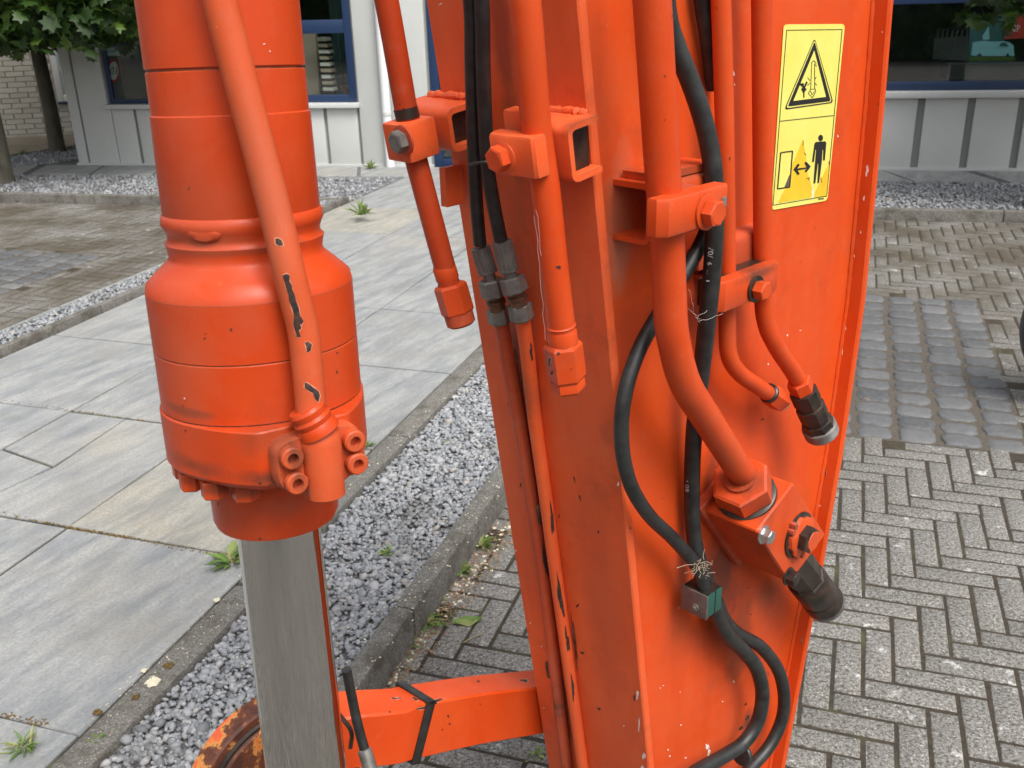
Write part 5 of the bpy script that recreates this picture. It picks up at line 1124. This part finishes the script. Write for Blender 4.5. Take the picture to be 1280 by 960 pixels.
mb = MB(); e0 = ct + cax * CZ(1085); mb.lathe(e0 - RT * .06, RT, [(0, .05), (.004, .07), (.116, .07), (.12, .05)], 48); build(mb, 'rod_eye', 'orange_rust', cyl)
lat([(tz[492] - .0022, 0.0979), (tz[492] + .0016, 0.0979)], 'groove_dirt', 'oily_steel', parent=gland)
lat([(tz[423] - .0010, 0.0973), (tz[423] + .0010, 0.0973)], 'groove_dirt', 'rusted_edge', parent=gland)
lat([(tz[87] - .0009, 0.0697), (tz[87] + .0009, 0.0697)], 'groove_dirt', 'rusted_edge', parent=barrel)
# oval tag on the neck
mb = MB(); c = ct + cax * (tz[287] + .008) + dirn(R(-14)) * .0735
na = dirn(R(-14)); ha = unit(np.cross(cax, na)); mb.rings([[c + ha * (.017 * s * math.cos(a) * (1 - .15 * abs(math.sin(a)))) + cax * (.0085 * s * math.sin(a)) + na * dz for a in np.linspace(0, 2 * math.pi, 24, endpoint=False)] for s, dz in ((1, -.006), (1, -.0008), (.8, .0014), (.4, .0020))]); build(mb, 'lug', 'orange_paint_cylinder', neck)
# pipe down the front of the cylinder
def CY(px, py, rad):                                              # ray meets a cylinder of this radius about the axis, near side
    d = unit(ray(px, py)); w = CAM - ct; dd = d - cax * (d @ cax); ww = w - cax * (w @ cax); a = dd @ dd; b = 2 * dd @ ww; c = ww @ ww - rad * rad
    disc = max(0, b * b - 4 * a * c); return CAM + d * ((-b - math.sqrt(disc)) / (2 * a))
pipe = tube_part('feed_pipe', 'orange_paint_feed', [CY(258, -90, 0.0955), CY(275, 0, 0.0955), CY(298, 90, 0.0975), CY(322, 180, 0.1015), CY(345, 270, 0.1085), CY(359, 330, 0.1145), CY(371, 380, 0.1165), CY(380, 420, 0.1175), CY(387, 490, 0.1215), CY(391, 545, 0.1255)], 0.0142, cyl, n=30)
# connection on the flat pad
nP = dirn(PA); hP = unit(np.cross(cax, nP)); hP = hP if hP[0] > 0 else -hP; fz = (tz[492] + tz[563]) / 2
pc0 = ct + cax * fz + nP * pd_
mc = CY(396, 580, .150); off_h = float((hit(394, 568, pc0, nP) - pc0) @ hP); off_z = float((hit(394, 568, pc0, nP) - pc0) @ cax)
P0 = pc0 + hP * off_h + cax * off_z
m0 = MB(); prof = [(x, y) for x, y in rounded([(-.045, -.020), (-.045, .024), (-.008, .030), (.010, .032), (.040, .026), (.046, -.020), (.012, -.026), (-.012, -.026)], .32)]
m0.rings([[P0 + hP * x * s + cax * y * s + nP * dz for x, y in prof] for s, dz in ((1, -.004), (1, .014), (.95, .018))]); con = build(m0, 'flange_clamp', 'orange_paint_feed', cyl, ang=40)
m0 = MB(); rs = []
for z_, w_, dpt in ((-.036, .0165, .033), (-.034, .0188, .036), (.018, .0195, .036), (.026, .0185, .034), (.032, .0165, .030)):
    rs.append([P0 + cax * z_ + hP * (w_ * math.cos(a)) + nP * (.012 + (dpt - .012) * max(0, math.sin(a)) ** .8 if math.sin(a) > 0 else .0) for a in np.linspace(0, 2 * math.pi, 40, endpoint=False)])
m0.rings(rs); build(m0, 'elbow_block', 'orange_paint_feed', con, ang=50)
top_el = P0 + cax * .028 + nP * .018; pe_ = CY(388, 520, .125); dd = unit(pe_ - top_el)
m0 = MB(); m0.lathe(top_el, dd, [(0, .0195), (.006, .0190), (.010, .0170), (.015, .0185), (.018, .0168), (.024, .0178), (.027, .0160)], 36); build(m0, 'collar', 'orange_paint_cylinder', con)
for hx, vz in ((-.031, .012), (-.029, -.013), (.030, .014), (.031, -.009)):
    c = P0 + hP * hx + cax * vz + nP * .016; m0 = MB(); m0.lathe(c, nP, [(0, .0105), (.0105, .0105), (.012, .0092), (.012, .0052), (.004, .0050), (.004, .0005)], 28); build(m0, 'socket_screw', 'orange_paint_feed', con, ang=40)

spots('orange_paint_cylinder', cyl.location, [(CY(x, y, r_), (0, 0, 0), (w, w, h), c_, a_) for x, y, r_, w, h, c_, a_ in (
    (345, 598, .118, .05, .012, _dk, .8), (232, 586, .108, .05, .012, _dk, .6), (290, 612, .09, .09, .010, _dk, .6), (420, 590, .11, .03, .03, _br, .6), (335, 540, .12, .04, .03, _br, .45), (240, 305, .08, .06, .006, _br, .55), (300, 318, .08, .09, .005, _br, .5), (225, 520, .108, .05, .006, _dk, .6), (290, 655, .07, .05, .02, _br, .35),
    (345, 640, .07, .06, .015, (.30, .06, .03), .5), (240, 250, .078, .05, .10, (.42, .09, .045), .4), (225, 450, .106, .05, .09, (.42, .10, .05), .35), (300, 400, .106, .03, .04, (.40, .07, .03), .4))])
spots('orange_paint_pipe', arm.location, [(P_, (0, 0, _az), (w, .05, h), c_, a_) for P_, w, h, c_, a_ in ((WB(905, 240, .08), .05, .012, _br, .5), (WB(935, 340, .05), .06, .012, _dk, .8), (WB(905, 650, .08), .06, .05, _dk, .6), (WB(925, 600, .06), .05, .02, _dk, .55), (WB(960, 640, .1), .03, .03, _br, .5), (WB(940, 700, .09), .05, .05, (.10, .03, .02), .7), (WB(900, 560, .06), .05, .05, (.42, .07, .02), .4), (FP(690, 440, .07), .03, .02, _br, .5), (WB(790, 215, .03), .06, .012, _dk, .7), (WB(850, 215, .04), .06, .015, _br, .6), (WB(905, 400, .04), .03, .05, (.36, .06, .02), .5))])  # dirt patches; those on the valve block's left side paint its shade
spots('orange_paint_feed', cyl.location, [(CY(x, y, r_), (0, 0, 0), (w, w, h), c_, a_) for x, y, r_, w, h, c_, a_ in ((352, 560, .12, .022, .04, _dk, .65), (352, 600, .12, .02, .02, _dk, .7), (400, 530, .13, .03, .010, _br, .5), (372, 580, .14, .012, .04, _dk, .6), (436, 566, .12, .02, .03, _br, .5), (330, 250, .12, .03, .12, (.40, .10, .05), .5))])
# ================================================================= PAINT DAMAGE
def chips(part, L, mat='paint_chip_dark', name='paint_chips', k=None):
    k = k or (.64 if mat == 'paint_chip_dark' else .62); outs = [q if isinstance(q, list) else blob(q[0], q[1], q[2] * k, q[3] * k, 18, .33, q[4] if len(q) > 4 else 0) for q in L]
    if mat == 'paint_chip_dark':
        rim = []
        for o in outs:
            c = np.mean(o, 0)
            if np.ptp(np.array(o)[:, 0]) + np.ptp(np.array(o)[:, 1]) > 13: rim.append([tuple(np.array(p) + unit(np.array(p) - c) * random.uniform(.2, 1.5)) for p in o])
        if rim:
            r_ = drape(part, rim, 'chip_edges', 'orange_chip_edge', .0002)
            if r_: tag(r_, kind='stuff')
    o = drape(part, outs, name, mat)
    return tag(o, kind='stuff') if o else None
bpy.context.view_layer.update()
J_ = lambda L: [(x + random.gauss(0, .5), y + random.gauss(0, .5)) for x, y in L]
chips(pipe, [J_([(344, 299), (348, 297), (352, 300), (354, 306), (349, 308), (345, 305)]), J_([(354, 343), (358, 342), (362, 344), (363, 351), (365, 358), (366, 364), (364, 370), (360, 366), (357, 358), (355, 350)]), J_([(360, 362), (365, 361), (368, 369), (371, 377), (373, 385), (376, 394), (379, 401), (377, 406), (372, 403), (368, 396), (365, 386), (362, 376)]), J_([(367, 392), (371, 398), (374, 404), (377, 410), (374, 414), (376, 421), (371, 423), (369, 414), (367, 404)]), J_([(381, 428), (386, 426), (390, 431), (389, 438), (385, 440), (383, 433)]), J_([(381, 478), (385, 479), (391, 484), (398, 487), (400, 494), (398, 502), (394, 500), (391, 492), (386, 489), (381, 484)]), (395, 518, 8, 9), (403, 515, 5, 10), (384, 548, 4, 3)])
chips(neck, [(329, 399, 4, 5), (310, 412, 3, 7, .4)]); 
chips(gland, [(256, 423, 5, 4), (257, 417, 3, 3), (289, 412, 5, 8), (421, 441, 4, 4), (421, 465, 5, 5), (229, 507, 2, 6)]); chips(barrel, [(236, 236, 3, 7, .3), (386, 18, 3, 4)])
chips(gland, [(300, 352, 6, 4), (231, 498, 3, 5)], 'paint_chip_white')
chips(fl, [(325, 604, 6, 5), (232, 538, 3, 6)]); chips(cap, [(325, 673, 6, 5), (273, 630, 2, 9)])
chips(barrel, [(330, 55, 4, 3), (337, 64, 3, 3)], 'paint_chip_white')
chips(p1, [(505, 136, 5, 5), (500, 130, 3, 4), (512, 142, 5, 7), (516, 148, 5, 5)])
chips(p2, [(698, 334, 10, 8), (654, 200, 3, 6)]); chips(n2, [(687, 452, 6, 18), (698, 442, 9, 6), (714, 461, 3, 4), (690, 466, 5, 9)])
chips(n2, [(684, 470, 4, 10)], 'paint_chip_white'); chips(p4, [(914, 8, 3, 4), (912, 198, 3, 6), (896, 10, 3, 4)]); chips(p3, [(840, 20, 3, 4), (831, 95, 5, 4), (831, 150, 3, 4)])
chips(front, [(748, 665, 4, 7), (722, 757, 5, 8, .6), (728, 816, 8, 6), (718, 599, 3, 14, -.3), (725, 622, 4, 12, -.3), (749, 886, 7, 7, .8), (673, 860, 8, 16), (699, 645, 3, 8), (655, 575, 3, 4), (651, 606, 4, 9), (676, 640, 5, 14), (788, 660, 3, 6)])
chips(front, [(663, 779, 3, 3), (677, 808, 3, 3), (680, 885, 3, 3), (780, 907, 4, 3), (537, 15, 8, 3, -.7), (551, 5, 8, 3, -.6), (645, 688, 3, 4), (797, 868, 5, 22), (805, 945, 7, 16), (803, 960, 10, 12), (799, 905, 3, 30), (773, 605, 5, 9)], 'paint_chip_white', 'bare_spots')
chips(front, [(655, 500, 3, 7), (636, 505, 2, 8), (793, 872, 4, 14)])
chips(web, [(825, 860, 3, 2), (829, 857, 3, 2), (850, 865, 3, 2), (884, 933, 11, 9, .5), (886, 940, 7, 14, .2), (917, 852, 3, 6), (903, 877, 3, 3), (851, 906, 3, 3), (835, 937, 3, 4), (837, 945, 3, 4), (857, 947, 4, 3), (917, 92, 4, 11), (918, 106, 3, 4), (848, 760, 5, 2, -.9), (1000, 413, 3, 3), (1047, 170, 3, 5), (984, 419, 4, 4), (960, 455, 3, 4)], 'paint_chip_white', 'bare_spots')
chips(web, [(766, 402, 4, 4), (938, 768, 4, 3), (935, 735, 4, 3), (960, 842, 3, 3), (1000, 327, 2, 3), (1019, 285, 2, 2), (985, 455, 3, 5), (953, 524, 4, 7, .4), (932, 880, 4, 9, .6), (934, 897, 7, 12, .5), (926, 910, 8, 10, .8), (773, 655, 3, 4), (828, 623, 3, 2)])
chips(backp, [(1084, 213, 6, 26, .05), (1080, 248, 4, 12), (1068, 320, 3, 6), (1062, 345, 3, 8), (1057, 410, 4, 8), (1053, 440, 3, 12), (1025, 632, 3, 5), (1076, 290, 2, 10), (1052, 420, 3, 9), (1103, 40, 2, 5)], 'paint_chip_white', 'bare_spots')
chips(backp, [(1056, 380, 2, 14), (1050, 455, 2, 14), (1044, 500, 2, 18), (1098, 130, 2, 7), (1032, 590, 2, 20), (1018, 700, 2, 20), (1002, 800, 2, 20)])
for q in ((645, 455, 7, 46, 18, .3, -.12), (676, 655, 9, 84, 18, .3, -.16), (702, 872, 5, 50, 18, .3, -.1), (718, 800, 4, 90, 18, .3, -.13), (664, 560, 3, 60, 18, .3, -.12)): drape(front, [blob(*q)], 'grime_dark_strip', 'rusted_edge', .0003)  # grime strips that also paint in the shade between the thin pipes
for tp, L_ in ((thin0, [(640, 420, 5, 26), (657, 520, 4, 20), (672, 622, 8, 40), (681, 700, 5, 50)]), (thin1, [(664, 440, 4, 24), (690, 650, 5, 40), (700, 745, 6, 60), (709, 800, 5, 30), (716, 860, 4, 30)])):
    o_ = drape(tp, [blob(x, y, w, h, 18, .35, -.12) for x, y, w, h in L_], 'rust_marks', 'paint_chip_dark'); tag(o_, kind='stuff') if o_ else None
chips(cl2, [(640, 198, 2, 5)], 'paint_chip_white', 'bare_spots'); chips(lb, [(542, 878, 34, 11, -.25), (520, 873, 20, 7), (527, 885, 20, 6, -.2), (487, 890, 6, 4), (598, 852, 8, 4), (655, 851, 18, 7), (562, 905, 5, 4), (553, 912, 5, 3), (560, 895, 6, 5), (495, 873, 20, 4), (600, 880, 3, 3)])
chips(fl, [(419, 587, 2, 2)]); chips(con, [(343, 600, 4, 10)])

# ================================================================= SMALL GROWTH AND LITTER
def lance():
    a = [(0, 0, 0), (.16, .25, .06), (.20, .55, .10), (0, 1, .02), (-.20, .55, .10), (-.16, .25, .06), (0, .5, .04)]; return np.array(a), np.array([(0, 1, 6), (1, 2, 6), (2, 3, 6), (3, 4, 6), (4, 5, 6), (5, 0, 6)])
LN = lance()
def weed(px, py, z, size, n, label, mat='weed_leaf', up=.5, cat='weed', spread=.35):
    size *= .75; n = int(n * 1.4); wid = .38 if up > .85 else .85
    c = G(px, py, z); t = thing('weed', tuple(c), label, cat, 'weeds growing in the joints and gravel'); v0, f0 = LN; V = []; Fs = []
    for k in range(n):
        a = random.uniform(0, 2 * math.pi); el = random.uniform(.1, 1.1) * up; L = size * random.uniform(.5, 1.1); v = v0 * [L * wid * random.uniform(.6, 1.2), L, L]; x, y, zz_ = v[:, 0], v[:, 1] * math.cos(el) - v[:, 2] * math.sin(el), v[:, 1] * math.sin(el) + v[:, 2] * math.cos(el)
        r = size * spread * random.random(); o = (r * math.cos(a * 1.7), r * math.sin(a * 1.7)); V.append(np.stack([x * math.cos(a) - y * math.sin(a) + o[0], x * math.sin(a) + y * math.cos(a) + o[1], zz_ + .002], 1)); Fs.append(f0 + k * 7)
    fast_mesh('foliage', np.concatenate(V), np.concatenate(Fs), mat, t, k=3)
    mb = MB()
    for k in range(3): mb.tube([(0, 0, 0), (random.gauss(0, size * .1), random.gauss(0, size * .1), size * .25), (random.gauss(0, size * .3), random.gauss(0, size * .3), size * .45)], size * .02, 5)
    for v_ in range(len(mb.v)): mb.v[v_] = tuple(np.array(mb.v[v_]) + c)
    build(mb, 'stem', 'dry_stalk', t); return t
weed(290, 704, ZS, .11, 18, 'bright green leafy weed on the slab edge just left of the chrome rod')
weed(28, 936, ZS, .065, 22, 'spiky green weed in the slab joint at the lower left corner', up=.9)
weed(453, 269, ZKC, .16, 40, 'grassy tuft on the far kerb of the slab path', up=1.2)
weed(458, 560, ZS, .055, 14, 'small weed by the slab edge right of the flange', up=1.0)
weed(604, 684, .0, .060, 16, 'yellow green weed against the raised kerb, farthest of that row', up=.8)
weed(578, 716, .0, .055, 18, 'green weed against the raised kerb, second farthest of the row', up=.6)
weed(552, 752, .0, .045, 10, 'small dark weed below the middle of the raised kerb', up=.9)
weed(534, 780, .0, .055, 20, 'broad leafed clump of weed against the raised kerb, nearest big one', up=.35, spread=1.0)
weed(507, 812, .0, .045, 9, 'loose round leaved weed at the near end of the raised kerb', up=.4, spread=1.0)
weed(484, 692, ZGR, .035, 14, 'tiny green plant alone in the gravel right of the rod', up=.5, spread=.9)
weed(560, 553, ZGR, .03, 6, 'pale seedling high up in the gravel strip', up=.9)
weed(125, 928, ZGR, .03, 9, 'green sprout in the gravel at the foot of the near kerb', up=.8)
weed(590, 900, .0, .04, 12, 'yellowish moss plant in the brick joint under the link bar', up=.4, spread=.9)
weed(668, 945, .0, .03, 12, 'yellow green moss plant beside the foot of the arm', up=.4, spread=.9)
weed(28, 193, .04, .10, 20, 'tuft at the edge of the sandy pavement far left', up=1.1)
weed(464, 211, .04, .12, 26, 'grass tuft at the foot of the grey wall beside the rain pipe', up=1.2)
# fallen leaf, stalk, litter, lichen, moss
c = G(584, 776, .006); mb = MB(); dl = unit(G(600, 772, .006) - G(566, 776, .006)); sl = np.array([-dl[1], dl[0], 0]); P = []
rs = []
for k in range(9):
    u_ = k / 8; w = .018 * math.sin(math.pi * min(1, u_ * .9 + .08)) + .001; q = c + dl * (.078 * (u_ - .5)); rs.append([q + sl * w * x + Z3 * (.006 * (1 - x * x) + .004 * math.sin(6 * x + k)) for x in np.linspace(-1, 1, 9)])
mb.rings(rs, cap=False, closed=False); tag(build(mb, 'fallen_leaf', 'weed_leaf'), 'curled pale green leaf lying on the bricks above the link bar', 'leaf')
mb = MB(); mb.tube([G(579, 803, .004), G(590, 797, .008), G(604, 792, .004)], .0014, 6); tag(build(mb, 'dry_stalk', 'dry_stalk'), 'short pale dry stalk lying under the fallen leaf', 'stalk')
lit = MB()
for k in range(260):
    u_ = random.random(); px = 480 + u_ * 160 + random.gauss(0, 8); py = 852 - u_ * 205 + abs(random.gauss(0, 16)); c = G(px, py, .004); e = c + np.array([random.gauss(0, .012), random.gauss(0, .012), random.uniform(0, .006)]); lit.tube([c, (c + e) / 2 + Z3 * .003, e], random.uniform(.0004, .0009), 4)
tag(build(lit, 'dry_litter', 'dry_stalk'), 'dry stalks and dirt gathered along the foot of the raised kerb', kind='stuff')
lit = MB()
for k in range(26):
    u_ = random.random(); c = G(480 + u_ * 150 + random.gauss(0, 8), 850 - u_ * 195 + abs(random.gauss(0, 12)), .006); s_ = random.uniform(.004, .012); lit.add([c + RNG.normal(0, s_, 3) * [1, 1, .3] for _ in range(4)], [(0, 1, 2, 3)])
tag(build(lit, 'dead_leaves', 'dead_leaf', smooth=False), 'scraps of brown leaf along the foot of the raised kerb', kind='stuff')
def lump(px, py, z, r, mat, name, label, cat):
    c = G(px, py, z); m = MB(); rs = []
    ph = [random.uniform(.6, 1.2) for _ in range(16)]
    for s, h in ((1, 0), (.85, .25), (.5, .42), (.1, .45)): rs.append([c + np.array([r * s * ph[i] * math.cos(i * math.pi / 8), r * s * ph[i] * math.sin(i * math.pi / 8), r * h * random.uniform(.6, 1.3) - .001]) for i in range(16)])
    m.rings(rs); return tag(build(m, name, mat), label, cat)
lump(190, 852, ZKB, .018, 'lichen', 'lichen', 'cream lichen lump on the lower left kerb, larger of the two', 'lichen'); lump(180, 838, ZKB, .009, 'lichen', 'lichen', 'small cream lichen patch just above the larger lump', 'lichen'); lump(271, 750, ZKB, .010, 'lichen', 'lichen', 'cream lichen patch near the end of the kerb by the rod', 'lichen')
lump(211, 832, ZKB, .014, 'moss', 'moss_cushion', 'rust brown moss cushion right of the large lichen lump', 'moss'); lump(170, 871, ZKB, .011, 'moss', 'moss_cushion', 'brown moss cushion below the large lichen lump', 'moss'); lump(122, 890, ZKB, .011, 'moss', 'moss_cushion', 'brown moss cushion nearest the bottom of the photo', 'moss')
# cobweb strands
mb = MB()
for a, b in (((668, 270), (674, 330)), ((674, 330), (682, 425)), ((670, 262), (676, 320)), ((862, 362), (868, 392)), ((868, 392), (874, 404)), ((874, 402), (903, 392)), ((858, 385), (876, 400)), ((870, 396), (884, 390))):
    s = FP if a[0] < 800 else WB; o = .088 if a[0] < 800 else .07; p, q = s(*a, o), s(*b, o); m = [p + (q - p) * t_ + RNG.normal(0, .0008, 3) for t_ in np.linspace(0, 1, 7)]; mb.tube(m, .00016, 4)
build(mb, 'cobweb', 'cobweb', arm)
